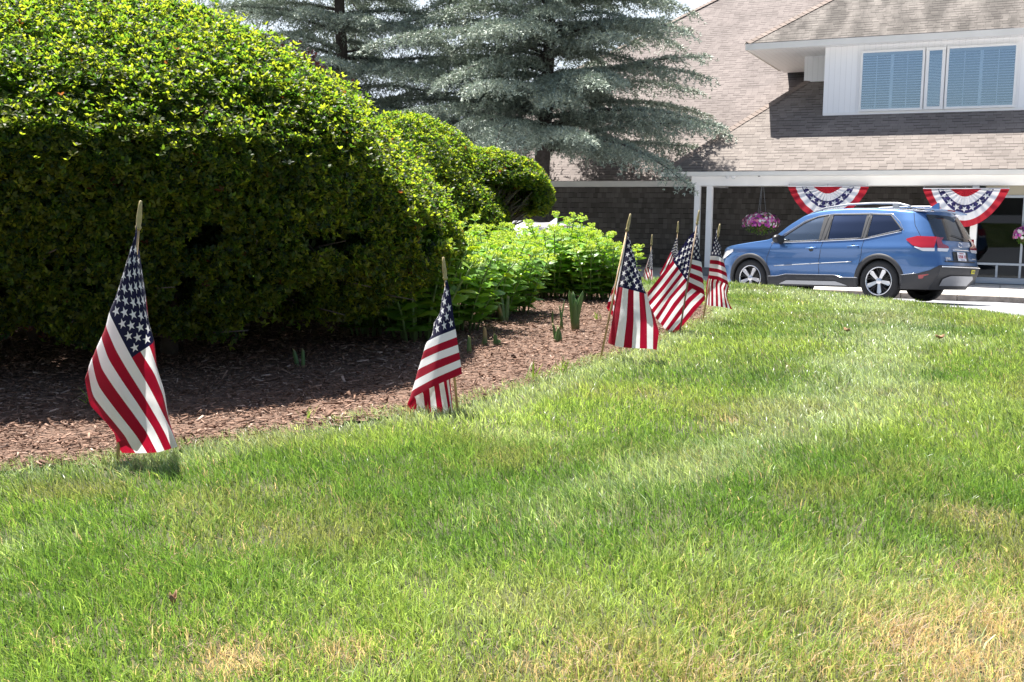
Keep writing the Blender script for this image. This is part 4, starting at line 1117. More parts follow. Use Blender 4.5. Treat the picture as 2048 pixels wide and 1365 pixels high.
# lamp and camera on the porch beam
p = hit(1462, 353, *wplane(-.24))
M_LAMPG = plain('lamp_glass', (.75, .76, .78), .15, spec=.6)
M_BLACK = plain('black_plastic', (.015, .015, .017), .4)
root = thing('flood_lamp', p, 'twin bulb flood lamp fixed to the white porch beam', 'lamp')
mb = MB(); mb.lathe(p + np.array([0, 0, .07]) - NN * .05, NN, [(0, 0), (.05, 0), (.05, .03), (.02, .05), (0, .05)], 16); mb.build('mount', M_GREYB, root, p, smooth=False)
for sd in (-1, 1):
    mb = MB(); ax = unit(NN * .8 + U * sd * .45 - ZUP * .35)
    mb.lathe(p + U * sd * .05 + ZUP * .02, ax, [(0, -.07), (.022, -.06), (.026, -.02), (.055, .03), (.066, .06), (.055, .075), (0, .085)], 18); mb.build('bulb', M_LAMPG, root, p, smooth=True)
p = hit(1518, 351.5, *wplane(-.27))
root = thing('security_camera', p, 'small black dome camera under the gutter of the porch', 'camera')
mb = MB(); mb.lathe(p + ZUP * .05, -ZUP, [(0, 0), (.045, 0), (.048, .02), (.04, .03)], 20); mb.build('housing', M_BLACK, root, p, smooth=False)
mb = MB(); mb.lathe(p + ZUP * .02, -ZUP, [(.042, 0), (.040, .02), (.028, .042), (0, .05)], 20); mb.build('dome', plain('black_dome', (.01, .01, .012), .1), root, p, smooth=True)

# fan buntings
M_RED = plain('bunting_red', (.48, .012, .03), .75); M_WHT = plain('bunting_white', (.80, .80, .82), .75); M_BLU = plain('bunting_blue', (.035, .03, .14), .75)
def bunting(px0, px1, py, drop_px, label):
    w0 = -.22
    p0 = hit(px0, py, *wplane(w0)); p1 = hit(px1, py, *wplane(w0)); pc = (p0 + p1) / 2; pc[2] = (p0[2] + p1[2]) / 2
    R = np.linalg.norm(p1 - p0) / 2
    D = pc[2] - hit((px0 + px1) / 2, py + drop_px, *wplane(w0))[2]
    root = thing('fan_bunting', pc, label, 'bunting', 'fan buntings hung from the porch beam')
    bh = [0, .37, .45, .54, .65, .80, 1.0]; bv = [0, .20, .31, .42, .64, .83, 1.0]   # red, white, white, blue, white, red
    mats = [0, 1, 1, 2, 1, 0]
    NT = 145
    def surf(rr, th):
        pl = .032 * min(1, rr * 2.5) * math.sin(th * 26 + .8 * math.sin(th * 7)) + .03 * math.sin(th * 5 + rr * 3) * rr
        ex = .22 * (1 - abs(math.cos(th)))        # droops a little more in the middle
        return pc + U * (R * rr * math.cos(th)) - ZUP * (D * rr * math.sin(th) ** 1.7) + NN * (pl + .02)
    mb = MB(); fm = []
    lev = [i + q / 3 for i in range(6) for q in range(3)] + [6.0]
    def rb(l, th): return np.interp(l, range(7), bh) * (1 - math.sin(th)) + np.interp(l, range(7), bv) * math.sin(th)
    P = np.array([[surf(rb(l, math.pi * k / (NT - 1)), math.pi * k / (NT - 1)) for k in range(NT)] for l in lev]); mb.grid(P)
    fm = [mats[int(lev[i] + 1e-6)] for i in range(len(lev) - 1) for _ in range(NT - 1)]
    nst = 9
    for k in range(nst):
        th0 = math.pi * (k + .5) / nst
        for z in range(1):
            rc = rb(3.5, th0); vs = [surf(rc, th0) + NN * .03]
            for q in range(10):
                a0 = q * math.pi / 5; rr_ = .092 if q % 2 == 0 else .037
                vs.append(surf(rc + rr_ * math.cos(a0) / 1, th0 + rr_ * math.sin(a0) / rc) + NN * .022)
            mb.add(vs, [(0, q + 1, (q + 1) % 10 + 1) for q in range(10)]); fm += [1] * 10
    o = mb.build('fan', M_RED, root, pc, smooth=False)
    o.data.materials.append(M_WHT); o.data.materials.append(M_BLU)
    for pl, k in zip(o.data.polygons, fm): pl.material_index = k; pl.use_smooth = True
    mb = MB(); mb.box(pc + NN * .02 + ZUP * .012, (2 * R, .02, .022), (U, NN, ZUP)); mb.build('header_band', M_WHT, root, pc)
    for sd in (-1, 0, 1):
        mb = MB(); mb.tube([pc + U * sd * R * .97 + NN * .03 + ZUP * .015, pc + U * sd * R * .97 + NN * .0 + ZUP * .07], .006, 6); mb.build('hook', M_ALU, root, pc)
bunting(1576, 1738, 374, 68, 'left fan bunting of red, white and blue bands, its bottom hidden by the car roof')
bunting(1846, 2019, 378.5, 76, 'right fan bunting of red, white and blue bands above the rear of the blue car')

# hanging baskets
M_PETAL = leaf_mat('petunia_petal', rough=.6, trans=.3, spec=.2, tint=(1, 1, 1))
M_BASK = plain('basket_fibre', (.10, .065, .04), .95, noise=.3, nscale=25)
def basket(px, py, wpx, hpx, label, seed):
    pc = hit(px, py, *wplane(-.75)); sc_ = np.linalg.norm(hit(px + wpx / 2, py, *wplane(-.75)) - pc); hz = abs(hit(px, py - hpx / 2, *wplane(-.75))[2] - pc[2])
    r = np.random.default_rng(seed)
    root = thing('hanging_basket', pc, label, 'flower basket', 'hanging flower baskets under the porch')
    n = 260; D = rand_dirs(n, r); D[:, 2] = np.abs(D[:, 2]) * 1.1 - .35; D = unit(D)
    P = pc + D * np.array([sc_, sc_ * .8, hz]) * r.uniform(.75, 1.02, (n, 1))
    sets = []
    cols = np.array([[.80, .22, .58], [.55, .08, .45], [.92, .90, .90], [.88, .32, .46], [.45, .06, .42]])
    for q in range(5):
        N = D; T = unit(np.cross(N, np.array([.2, .1, .97]))); B = np.cross(N, T); a0 = q * 1.2566
        Dd = unit(T * math.cos(a0) + B * math.sin(a0) + N * .25)
        V, F = leafset(P, Dd, N, .040, .042, bend=.1); sets.append((V, F, None))
    ci = np.repeat(cols[r.choice(5, n, p=[.28, .15, .30, .15, .12])], 6, 0)
    V, F, _ = join_sets([(v_, f_, ci) for v_, f_, _ in sets])
    np_mesh('flowers', V, F, M_PETAL, col=np.tile(ci, (5, 1)), parent=root, origin=pc)
    n = 700; D = rand_dirs(n, r); P = pc + D * np.array([sc_, sc_ * .8, hz * 1.05]) * r.uniform(.4, .95, (n, 1)) - np.array([0, 0, hz * .18])
    V, F = leafset(P, rand_dirs(n, r), rand_dirs(n, r), .045, .028); np_mesh('foliage', V, F, MAT_LEAF, col=np.repeat(np.array([.07, .13, .03]) * r.uniform(.6, 1.4, (n, 1)), 6, 0), parent=root, origin=pc)
    mb = MB(); mb.lathe(pc - ZUP * hz * .25, -ZUP, [(.16, 0), (.155, .05), (.12, .11), (.06, .15), (0, .16)], 20); mb.build('basket', M_BASK, root, pc, smooth=True)
    for a0 in (0, 2.09, 4.19):
        mb = MB(); mb.tube([pc + np.array([math.cos(a0) * .15, math.sin(a0) * .15, -hz * .2]), (pc[0], pc[1], zb1 - .01)], .0025, 5); mb.build('chain', M_ALU, root, pc)
basket(1522, 446, 76, 44, 'hanging basket of pink, purple and white petunias left of the blue car', 2)
basket(2054, 470, 60, 38, 'hanging basket of petunias cut off by the right edge of the picture', 3)

# ------------------------------------------------------------------ blue cedars
MAT_NEEDLE = leaf_mat('cedar_needle', rough=.5, trans=.05, spec=.4, tint=(1.0, 1.1, .9))
M_BARK = plain('cedar_bark', (.075, .062, .055), .9, noise=.35, nscale=14, bump=.5)
def cedar(px, Y, zbase, ztop, rad, zlow, seed, label, nb):
    r = np.random.default_rng(seed)
    p0 = at(px, 400, Y); base = np.array([p0[0], Y, zbase])
    root = thing('cedar_tree', base, label, 'tree', 'blue green cedars in front of the building')
    H_ = ztop - zbase
    def trunk(t): return base + np.array([.15 * math.sin(t * 4 + seed), .1 * math.sin(t * 3), H_ * t])
    mb = MB(); mb.tube([trunk(t) for t in np.linspace(0, 1, 14)], [.24 * (1 - t) ** .8 + .015 for t in np.linspace(0, 1, 14)], 12)
    mb.build('trunk', M_BARK, root, base, smooth=True)
    mbl = MB(); TP, TD_, TL = [], [], []     # twig start, direction, length
    for k in range(nb):
        nl_ = nb // 8; f = min(.99, max(0.0, (((k // 8) + .5 + r.normal() * .28) / nl_)) ** 1.15)
        t = (zlow - zbase) / H_ + (1 - (zlow - zbase) / H_ - .02) * f
        az = k * 2.39996 + r.uniform(-.35, .35)
        L = rad * (1.0 - f ** 1.6 * .80) * r.uniform(.66, 1.06)
        h = np.array([math.cos(az), math.sin(az), 0]); sd = np.array([-h[1], h[0], 0])
        rise = r.uniform(.05, .36); droop = r.uniform(.12, .34)
        cv = r.uniform(-.25, .25)
        def br(q): return trunk(t) + h * L * q + sd * L * cv * q * q + np.array([0, 0, L * (rise * q - droop * q ** 2.4)])
        qs = np.linspace(0, 1, 9)
        mbl.tube([br(q) for q in qs], [.055 * (L / rad) * (1 - q) ** .9 + .005 for q in qs], 6)
        ns = int(L / .07)
        for j in range(ns):
            q = .06 + .94 * (j + r.uniform(0, 1)) / ns
            p = br(q); ax = unit(br(min(1, q + .03)) - br(q - .03))
            for s_ in (-1, 1):
                if r.uniform() < .12: continue
                ln = (.95 * math.sin(math.pi * min(1, (q * .82 + .14))) + .18) * r.uniform(.45, 1.15) * (L / rad) ** .5
                d = unit(ax * r.uniform(.45, .95) + np.cross(ax, [0, 0, 1]) * s_ * r.uniform(.6, 1.1) + np.array([0, 0, r.uniform(-.42, .14)]))
                TP.append(p); TD_.append(d); TL.append(ln)
        TP.append(br(.97)); TD_.append(unit(br(1) - br(.93))); TL.append(.45)
    mbl.build('limbs', M_BARK, root, base, smooth=True)
    TP, TD_, TL = np.array(TP), np.array(TD_), np.array(TL)
    # needle tufts along every twig; the twig droops towards its tip
    reps = np.maximum((TL / .050).astype(int), 3); idx = np.repeat(np.arange(len(TP)), reps)
    q = (np.concatenate([np.arange(k) for k in reps]) + r.uniform(0, 1, len(idx))) / reps[idx]
    P = TP[idx] + TD_[idx] * (TL[idx] * q)[:, None]
    sdv = unit(np.cross(TD_[idx], np.array([0, 0, 1.0])))
    P += sdv * (r.normal(size=len(idx)) * .085 * np.sin(np.pi * np.clip(q * .8 + .15, 0, 1)))[:, None]
    P[:, 2] -= (.30 * TL[idx] * q ** 2) - r.uniform(0, .05, len(idx))
    n = len(P)
    Ps, Ds, Ns, Cs = [], [], [], []
    for j in range(4):
        D = unit(TD_[idx] * r.uniform(.5, 1.1, (n, 1)) + r.normal(size=(n, 3)) * .55 + np.array([0, 0, .18]))
        Ps.append(P); Ds.append(D); Ns.append(unit(np.array([0, 0, 1.]) + r.normal(size=(n, 3)) * .7))
        Cs.append(np.array([.28, .33, .268]) * r.uniform(.65, 1.35, (n, 1)) + np.array([.03, .02, -.01]) * (r.uniform(size=(n, 1)) < .2))
    V, F = leafset(np.concatenate(Ps), np.concatenate(Ds), np.concatenate(Ns), r.uniform(.055, .115, 4 * n), .021, bend=.1, fold=.3)
    np_mesh('crown', V, F, MAT_NEEDLE, col=np.repeat(np.concatenate(Cs), 6, 0), parent=root, origin=base)
    return root
cedar(1087, 28.0, -1.0, 10.5, 5.45, 2.05, 5, 'larger blue green cedar with spreading layered limbs close to the roof', 128)
cedar(690, 29.5, -1.0, 12.0, 5.2, 1.2, 8, 'darker cedar further back, between the dome shrub and the larger cedar', 118)

# red leaved tree behind the big shrub
def plum(px, py, Y, rad, label, seed):
    r = np.random.default_rng(seed); c = at(px, py, Y); c[2] -= .50; base = np.array([c[0], Y, float(drive_z(c[0], Y))])
    root = thing('plum_tree', base, label, 'tree')
    mb = MB(); mb.tube([base, base * .5 + c * .5, c], [.09, .06, .03], 8)
    n = 6500; D = rand_dirs(n, r); P = c + D * np.array([rad, rad, rad * .75]) * (r.uniform(0, 1, (n, 1)) ** .33) * (.7 + .6 * fbm(D[:, :1] * 3 + 9, D[:, 2:] * 3 + 5, 4.))
    for k in range(26):
        mb.tube([c - ZUP * .4, (c + P[k * 7]) / 2, P[k * 7]], [.03, .015, .004], 5)
    mb.build('trunk', M_BARK, root, base, smooth=True)
    V, F = leafset(P, rand_dirs(n, r), rand_dirs(n, r), .07, .04)
    np_mesh('crown', V, F, leaf_mat('plum_leaf', rough=.5, trans=.2, spec=.3, tint=(1.5, .8, .8)), col=np.repeat(np.array([.06, .034, .032]) * r.uniform(.5, 1.5, (n, 1)), 6, 0), parent=root, origin=base)
plum(556, 128, 15.0, 1.0, 'purple leaved tree behind the right shoulder of the largest dome shrub', 4)

# ------------------------------------------------------------------ cars
M_TYRE = plain('tyre_rubber', (.022, .022, .023), .85, noise=.2, nscale=40)
M_RIMD = plain('rim_black', (.012, .012, .013), .35)
M_RIMS = plain('rim_machined', (.72, .72, .74), .28, metal=.9)
M_TRIM = plain('black_cladding', (.035, .035, .038), .6)
M_CHROME = plain('chrome', (.85, .86, .88), .12, metal=1.0)
M_SILVER = plain('silver_garnish', (.38, .39, .41), .35, metal=.5)
M_TGLASS = glass_mat('tinted_glass', .02, (.55, .65, .9), (.012, .014, .02))
M_CGLASS = glass_mat('clear_car_glass', .07, (.85, .95, 1.0), (.80, .90, .88))
M_REDL = plain('red_lens', (.30, .008, .016), .12, coat=1.0)
M_CLRL = plain('clear_lens', (.72, .72, .74), .1, coat=1.0)
M_SEAT = plain('grey_seat', (.66, .64, .58), .8)
M_YEL = plain('yellow_sticker', (.65, .58, .02), .6)
M_PLATE = plain('plate_white', (.78, .78, .80), .5)
M_PRED = plain('plate_red', (.5, .03, .05), .5)
M_PBLUE = plain('plate_blue', (.05, .08, .3), .5)
def paint(name, col, flake):
    m, t, b = new_mat(name)
    lw = t.nodes.new('ShaderNodeLayerWeight'); lw.inputs[0].default_value = .35
    g = NG(t); t.links.new(g.mix(lw.outputs[1], col, flake), b.inputs['Base Color'])
    b.inputs['Metallic'].default_value = .6; b.inputs['Roughness'].default_value = .33
    b.inputs['Coat Weight'].default_value = 1.0; b.inputs['Coat Roughness'].default_value = .03
    return m
M_BLUE_P = paint('blue_metallic_paint', (.055, .138, .32), (.10, .22, .44))
M_WHITE_P = plain('white_paint', (.78, .78, .79), .3, coat=1.0)

def text_mesh(txt, size):
    cu = bpy.data.curves.new('lettering', 'FONT'); cu.body = txt; cu.size = size; cu.align_x = 'CENTER'; cu.align_y = 'CENTER'; cu.extrude = .0015
    ob = bpy.data.objects.new('lettering', cu); COL.objects.link(ob)
    dg = bpy.context.evaluated_depsgraph_get(); me = bpy.data.meshes.new_from_object(ob.evaluated_get(dg))
    bpy.data.objects.remove(ob); bpy.data.curves.remove(cu)
    return me

def make_car(loc, rot, label, pm, full=True):
    """local frame: x from nose (0) to tail (4.62), -y is the side facing the lawn, z up"""
    root = thing('parked_car', (0, 0, 0), label, 'car')
    L = 4.62
    XF = ([.22, .33, .45, .60, .75, .82, 1.7], [.16, .05, .015, .0, .03, .07, .07])
    XR = ([.22, .36, .48, .62, .80, .98, 1.10, 1.30, 1.56, 1.7], [4.40, 4.50, 4.60, 4.62, 4.575, 4.545, 4.50, 4.39, 4.24, 4.2])
    TX = ([0, .12, .35, .9, 1.3, 1.45, 1.75, 2.1, 2.4, 2.7, 3.1, 3.6, 4.1, 4.4, 4.62], [.82, .90, .97, 1.045, 1.09, 1.15, 1.355, 1.535, 1.605, 1.635, 1.645, 1.63, 1.595, 1.56, 1.535])
    zb = .24
    xf = lambda z: np.interp(z, *XF); xr = lambda z: np.interp(z, *XR)
    SZ = ([.22, .34, .46, .62, .78, .90, 1.0, 1.06, 1.2, 1.4, 1.55, 1.62, 1.7], [.86, .885, .888, .900, .905, .898, .882, .862, .815, .735, .668, .63, .58])
    def Yw(x, z):
        y = np.interp(z, *SZ)
        a = np.clip((.62 - (x - xf(z))) / .62, 0, 1); b_ = np.clip((.50 - (xr(z) - x)) / .50, 0, 1)
        y = y * (1 - .42 * a ** 2.4) * (1 - .20 * b_ ** 2.4)
        # swollen wheel arches
        for xa in (.95, 3.62):
            y = y + .014 * np.exp(-((x - xa) / .42) ** 2 - ((z - .72) / .22) ** 2)
        y = y + .014 * np.exp(-((z - .935) / .05) ** 2) - .016 * np.exp(-((z - .76) / .09) ** 2) * np.clip((x - 1.1) / .4, 0, 1) * np.clip((3.5 - x) / .4, 0, 1)
        y = y - .016 * np.exp(-((z - .52) / .09) ** 2) * np.clip((x - 1.3) / .3, 0, 1) * np.clip((3.3 - x) / .3, 0, 1)
        return y
    smooth_x = np.linspace(0, 1, 241)
    def topz(u):
        k = np.array([np.interp(np.clip(u + d, 0, 1) * L, *TX) for d in (-.012, -.006, 0, .006, .012)]); return k.mean(0)
    NVR = 66
    vv = np.linspace(0, 1, NVR)
    UU, VV = np.meshgrid(smooth_x, vv, indexing='ij')
    Z = zb + (topz(smooth_x)[:, None] - zb) * VV
    X = xf(Z) + (xr(Z) - xf(Z)) * UU
    Yv = Yw(X, Z)
    # windows in (x, z): lower edge / upper edge polylines
    wins = {'front': ([(1.52, 1.045), (2.44, 1.07)], [(1.52, 1.05), (1.72, 1.20), (2.02, 1.40), (2.26, 1.50), (2.50, 1.535)], 2.50, 2.44),
            'rear': ([(2.52, 1.075), (3.26, 1.10)], [(2.58, 1.537), (3.30, 1.525)], None, None),
            'quarter': ([(3.33, 1.10), (3.96, 1.235)], [(3.33, 1.523), (3.70, 1.50), (3.96, 1.25)], None, None)}
    def band(lo, hi): 
        lx = [p[0] for p in lo]; lz = [p[1] for p in lo]; hx = [p[0] for p in hi]; hz = [p[1] for p in hi]
        return (lambda x: np.interp(x, lx, lz)), (lambda x: np.interp(x, hx, hz)), min(lx + hx), max(lx + hx)
    hole = np.zeros((len(smooth_x) - 1, NVR - 1), bool)
    xc = (X[:-1, :-1] + X[1:, 1:]) / 2; zc = (Z[:-1, :-1] + Z[1:, 1:]) / 2
    for lo, hi, _, _ in wins.values():
        f0, f1, x0, x1 = band(lo, hi); hole |= (xc > x0 + .02) & (xc < x1 - .02) & (zc > f0(xc) + .012) & (zc < f1(xc) - .012)
    for xa in (.95, 3.62): hole |= ((xc - xa) ** 2 + (zc - .36) ** 2 < .415 ** 2)
    a_, b_ = X.shape; I = np.arange(a_ * b_).reshape(a_, b_)
    Q = np.stack([I[:-1, :-1], I[1:, :-1], I[1:, 1:], I[:-1, 1:]], -1)[~hole]
    VR = np.stack([X, Yv, Z], -1).reshape(-1, 3); VL = VR * np.array([1, -1, 1])
    # top surface (hood, windscreen area, roof) and end caps
    nt_ = 15; tq = np.linspace(-1, 1, nt_)
    xt, yt, ztp = X[:, -1], Yv[:, -1], Z[:, -1]
    T = np.stack([np.repeat(xt[:, None], nt_, 1), yt[:, None] * tq[None], ztp[:, None] + .045 * (1 - tq[None] ** 2)], -1)
    T[:, :, 0] -= np.where(xt < .6, (.6 - xt) * .12, 0)[:, None] * (1 - tq[None] ** 2)
    E0 = np.stack([X[0][:, None] - .10 * (1 - tq[None] ** 2), Yv[0][:, None] * tq[None], np.repeat(Z[0][:, None], nt_, 1) + .0 * tq[None]], -1)
    def rearx(y, z, ye): return xr(z) + .055 * (1 - (y / ye) ** 2)
    E1 = np.stack([X[-1][:, None] + .055 * (1 - tq[None] ** 2), Yv[-1][:, None] * tq[None], np.repeat(Z[-1][:, None], nt_, 1)], -1)
    E0[-1, :, 2] += .045 * (1 - tq ** 2); E1[-1, :, 2] += .045 * (1 - tq ** 2)
    Vs = [VR, VL]; Qs = [Q, Q[:, ::-1] + len(VR)]; k = 2 * len(VR)
    for G, fl in ((T, 0), (E0, 1), (E1, 0)):
        m_, n_ = G.shape[:2]; J = np.arange(m_ * n_).reshape(m_, n_); q = np.stack([J[:-1, :-1], J[1:, :-1], J[1:, 1:], J[:-1, 1:]], -1).reshape(-1, 4)
        Vs.append(G.reshape(-1, 3)); Qs.append((q[:, ::-1] if fl else q) + k); k += m_ * n_
    body = np_mesh('body', np.concatenate(Vs), [np.concatenate(Qs)], pm, smooth=True, parent=root)
    bm = bmesh.new(); bm.from_mesh(body.data); bmesh.ops.remove_doubles(bm, verts=bm.verts, dist=.0004); bmesh.ops.recalc_face_normals(bm, faces=bm.faces); bm.to_mesh(body.data); bm.free()
    def side_panel(name, lo, hi, mat, off=.004, par=root, sides=(-1, 1), n=30, rows=8, thick=0.0):
        f0, f1, x0, x1 = band(lo, hi); xs = np.linspace(x0, x1, n)
        for sd in sides:
            G = np.empty((n, rows, 3))
            for i, x in enumerate(xs):
                zz = np.linspace(f0(x), max(f1(x), f0(x) + .001), rows)
                G[i, :, 0] = x; G[i, :, 2] = zz; G[i, :, 1] = sd * (Yw(x, zz) + off)
            mb = MB(); mb.grid(G); o = mb.build(name, mat, par, None, smooth=True)
            if thick: s_ = o.modifiers.new('t', 'SOLIDIFY'); s_.thickness = thick; s_.offset = 0
    def strip(name, pts, wd, mat, off=.006, sides=(-1, 1), par=root):
        """thin raised moulding along a polyline in (x,z)"""
        pts = np.array(pts); seg = np.linspace(0, len(pts) - 1, 6 * (len(pts) - 1) + 1)
        px_ = np.interp(seg, np.arange(len(pts)), pts[:, 0]); pz_ = np.interp(seg, np.arange(len(pts)), pts[:, 1])
        for sd in sides:
            mb = MB(); mb.tube([(x, sd * (Yw(x, z) + off), z) for x, z in zip(px_, pz_)], wd / 2, 6); mb.build(name, mat, par, None, smooth=True)
    # glass, black door frames, chrome line
    for nm, (lo, hi, _, _) in wins.items():
        side_panel('window', lo, hi, M_CGLASS if nm == 'front' else M_TGLASS, off=-.004, n=40, rows=14)
        loop = list(lo) + list(hi)[::-1] + [lo[0]]
        strip('window_frame', loop, .030, M_TRIM, off=-.001)
    side_panel('door_pillar', [(2.40, 1.07), (2.58, 1.077)], [(2.40, 1.53), (2.58, 1.537)], M_TRIM, off=.006, n=6)
    side_panel('door_pillar', [(3.24, 1.10), (3.35, 1.10)], [(3.24, 1.525), (3.35, 1.523)], M_TRIM, off=.006, n=6)
    strip('chrome_line', [(1.44, 1.045), (1.6, 1.035), (2.5, 1.055), (3.3, 1.085), (3.97, 1.215)], .014, M_CHROME, off=.010)
    strip('chrome_line', [(1.40, 1.03), (1.70, 1.235), (2.02, 1.438), (2.30, 1.528), (2.6, 1.557), (3.3, 1.548), (3.72, 1.525), (3.90, 1.38), (4.0, 1.235)], .012, M_CHROME if full else M_TRIM, off=.006)
    # interior
    mb = MB(); mb.box((2.5, 0, .62), (3.5, 1.24, .70)); mb.build('cabin_floor', M_DARK, root)
    for xs_, nm in ((2.35, 'front'), (3.25, 'back')):
        for ys in (-.36, .36):
            mb = MB(); mb.add([(xs_, ys - .24, .95), (xs_ + .2, ys - .22, 1.42), (xs_ + .30, ys - .22, 1.42), (xs_ + .18, ys - .24, .95), (xs_, ys + .24, .95), (xs_ + .2, ys + .22, 1.42), (xs_ + .30, ys + .22, 1.42), (xs_ + .18, ys + .24, .95)],
                              [(0, 1, 2, 3), (7, 6, 5, 4), (0, 4, 5, 1), (1, 5, 6, 2), (2, 6, 7, 3), (3, 7, 4, 0)])
            mb.box((xs_ + .26, ys, 1.50), (.09, .26, .14))
            bevel(mb.build('seat', M_SEAT, root), .03, 3)
    mb = MB(); c_ = np.array([1.98, -.36, 1.06]); ax = unit(np.array([1, 0, .45])); e1 = np.array([0, 1., 0]); e2 = np.cross(ax, e1)
    mb.tube([c_ + .18 * (math.cos(q) * e1 + math.sin(q) * e2) for q in np.linspace(0, 2 * math.pi, 25)], .014, 6); mb.tube([c_ - .17 * e1, c_, c_ + .17 * e1], .016, 6); mb.build('steering_wheel', M_BLACK, root, smooth=True)
    mb = MB(); mb.box((1.68, 0, 1.02), (.42, 1.3, .12)); bevel(mb.build('dashboard', M_BLACK, root), .03)
    mb = MB(); mb.box((2.3, 0, .34), (3.9, 1.30, .20)); mb.box((2.28, 0, .60), (1.75, 1.6, .66)); mb.box((4.24, 0, .55), (.30, 1.3, .4)); mb.box((.4, 0, .55), (.4, 1.2, .4)); mb.build('underbody', M_DARK, root)
    # wheel arches
    for xa in (.95, 3.62):
        for sd in (-1, 1):
            na = 40; G = np.empty((na, 4, 3))
            for i, q in enumerate(np.linspace(-.18, math.pi + .18, na)):
                for j, (rr_, of) in enumerate(((.392, -.02), (.398, .016), (.462, .014), (.475, .0))):
                    x = xa + rr_ * math.cos(q); z = max(.36 + rr_ * math.sin(q), .20); G[i, j] = (x, sd * (Yw(x, z) + of), z)
            mb = MB(); mb.grid(G); mb.build('wheel_arch', M_TRIM, root, smooth=True)
            G = np.array([[(xa + .405 * math.cos(q), sd * y, .36 + .405 * math.sin(q)) for y in (.90, .60)] for q in np.linspace(-.2, math.pi + .2, 24)])
            mb = MB(); mb.grid(G); mb.box((xa, sd * .60, .5), (.8, .01, .6)); mb.build('wheel_housing', M_DARK, root)
    # sill cladding
    side_panel('sill_cladding', [(1.36, .235), (3.22, .235)], [(1.36, .40), (1.55, .41), (1.75, .45), (2.75, .45), (2.92, .41), (3.22, .41)], M_TRIM, off=.012, n=50)
    strip('sill_line', [(1.36, .405), (1.55, .412), (1.75, .452), (2.75, .452), (2.92, .412), (3.22, .412)], .010, M_CHROME, off=.014)
    side_panel('sill_garnish', [(1.62, .265), (3.02, .265)], [(1.62, .27), (1.78, .335), (2.80, .335), (3.02, .27)], M_SILVER, off=.022, n=40)
    strip('side_moulding', [(1.50, .600), (2.44, .655), (3.10, .690)], .016, M_SILVER if full else M_TRIM, off=.006)
    # panel gaps
    for pl in ([(1.36, .42), (1.33, .75), (1.44, 1.03)], [(2.44, .26), (2.44, .72), (2.50, 1.06)], [(3.20, .48), (3.28, .80), (3.30, 1.08)], [(4.06, 1.58), (4.16, 1.32), (4.32, 1.10)]):
        strip('panel_gap', pl, .010, M_BLACK, off=-.001)
    # rear bumper side cladding, reflector, garnish
    for sd in (-1, 1):
        G = np.empty((40, 9, 3))
        for i, t_ in enumerate(np.linspace(0, 1, 40)):
            zz = np.linspace(.232, np.interp(t_, [0, .5, .8, 1], [.47, .50, .56, .648]), 9)
            xx = 4.02 + (xr(zz) - 4.02) * t_
            G[i, :, 0] = xx + .012 * t_; G[i, :, 1] = sd * (Yw(xx, zz) + .012); G[i, :, 2] = zz
        mb = MB(); mb.grid(G); mb.build('bumper_cladding', M_TRIM, root, None, smooth=True)
    strip('bumper_line', [(4.03, .475), (4.30, .505)], .010, M_CHROME, off=.014)
    side_panel('reflector', [(4.33, .415), (4.50, .43)], [(4.33, .475), (4.50, .50)], M_REDL, off=.016, n=8)
    ye = lambda z: float(Yw(xr(z), z))
    def rear_panel(name, rows_, mat, off=.006, par=root, n=24, smooth=True):
        """rows_: list of (z, y0, y1)"""
        G = np.array([[(rearx(y, z, ye(z)) + off, y, z) for y in np.linspace(y0, y1, n)] for z, y0, y1 in rows_])
        mb = MB(); mb.grid(G); return mb.build(name, mat, par, None, smooth=smooth)
    def rows(prof, k=10):
        prof = np.array(prof); zz = np.linspace(prof[0, 0], prof[-1, 0], k); return [(z, np.interp(z, prof[:, 0], prof[:, 1]), np.interp(z, prof[:, 0], prof[:, 2])) for z in zz]
    rear_panel('rear_window', rows([(1.07, -.56, .56), (1.14, -.68, .68), (1.51, -.58, .58)]), M_TGLASS if False else plain('rear_glass', (.012, .013, .015), .06, spec=.7), off=.010)
    rear_panel('bumper_cladding', [(z, -(ye(z) + .012), ye(z) + .012) for z in np.linspace(.232, .648, 10)], M_TRIM, off=.016)
    rear_panel('skid_plate', rows([(.30, -.50, .50), (.42, -.56, .56), (.47, -.40, .40)]), M_SILVER, off=.040)
    rear_panel('tailgate_lip', rows([(.705, -.55, .55), (.73, -.55, .55)]), M_TRIM, off=.012)
    mb = MB(); mb.tube([(rearx(y, .62, ye(.62)) + .03, y, .625) for y in np.linspace(-.7, .7, 15)], .012, 6); mb.build('bumper_line', M_CHROME, root, smooth=True)
    for sd in (-1, 1):
        side_panel('tail_light', [(4.09, 1.065), (4.22, .975), (4.36, .935), (4.53, .935)], [(4.09, 1.09), (4.25, 1.135), (4.53, 1.125)], M_REDL, off=.016, n=24, sides=(sd,))
        side_panel('reverse_light', [(4.25, .945), (4.38, .880), (4.54, .880)], [(4.25, .955), (4.36, .933), (4.54, .933)], M_CLRL, off=.014, n=16, sides=(sd,))
        def cpair(z, a, b_): return (z, a, b_) if sd > 0 else (z, -b_, -a)
        rear_panel('tail_light', [cpair(.935, .39, .72), cpair(.975, .40, .715), cpair(1.01, .54, .71), cpair(1.06, .55, .70), cpair(1.12, .45, .70)], M_REDL, off=.018)
        rear_panel('reverse_light', [cpair(.88, .45, .725), cpair(.905, .42, .725), cpair(.933, .39, .72)], M_CLRL, off=.016)
    # spoiler
    G = np.array([[(x, y * np.interp(x, [4.0, 4.45], [1, .97]), z + .04 * (1 - (y / .66) ** 2)) for y in np.linspace(-.62, .62, 13)] for x, z in ((4.02, 1.612), (4.2, 1.595), (4.42, 1.565), (4.43, 1.545), (4.25, 1.535))])
    mb = MB(); mb.grid(G); mb.build('spoiler', pm, root, smooth=True)
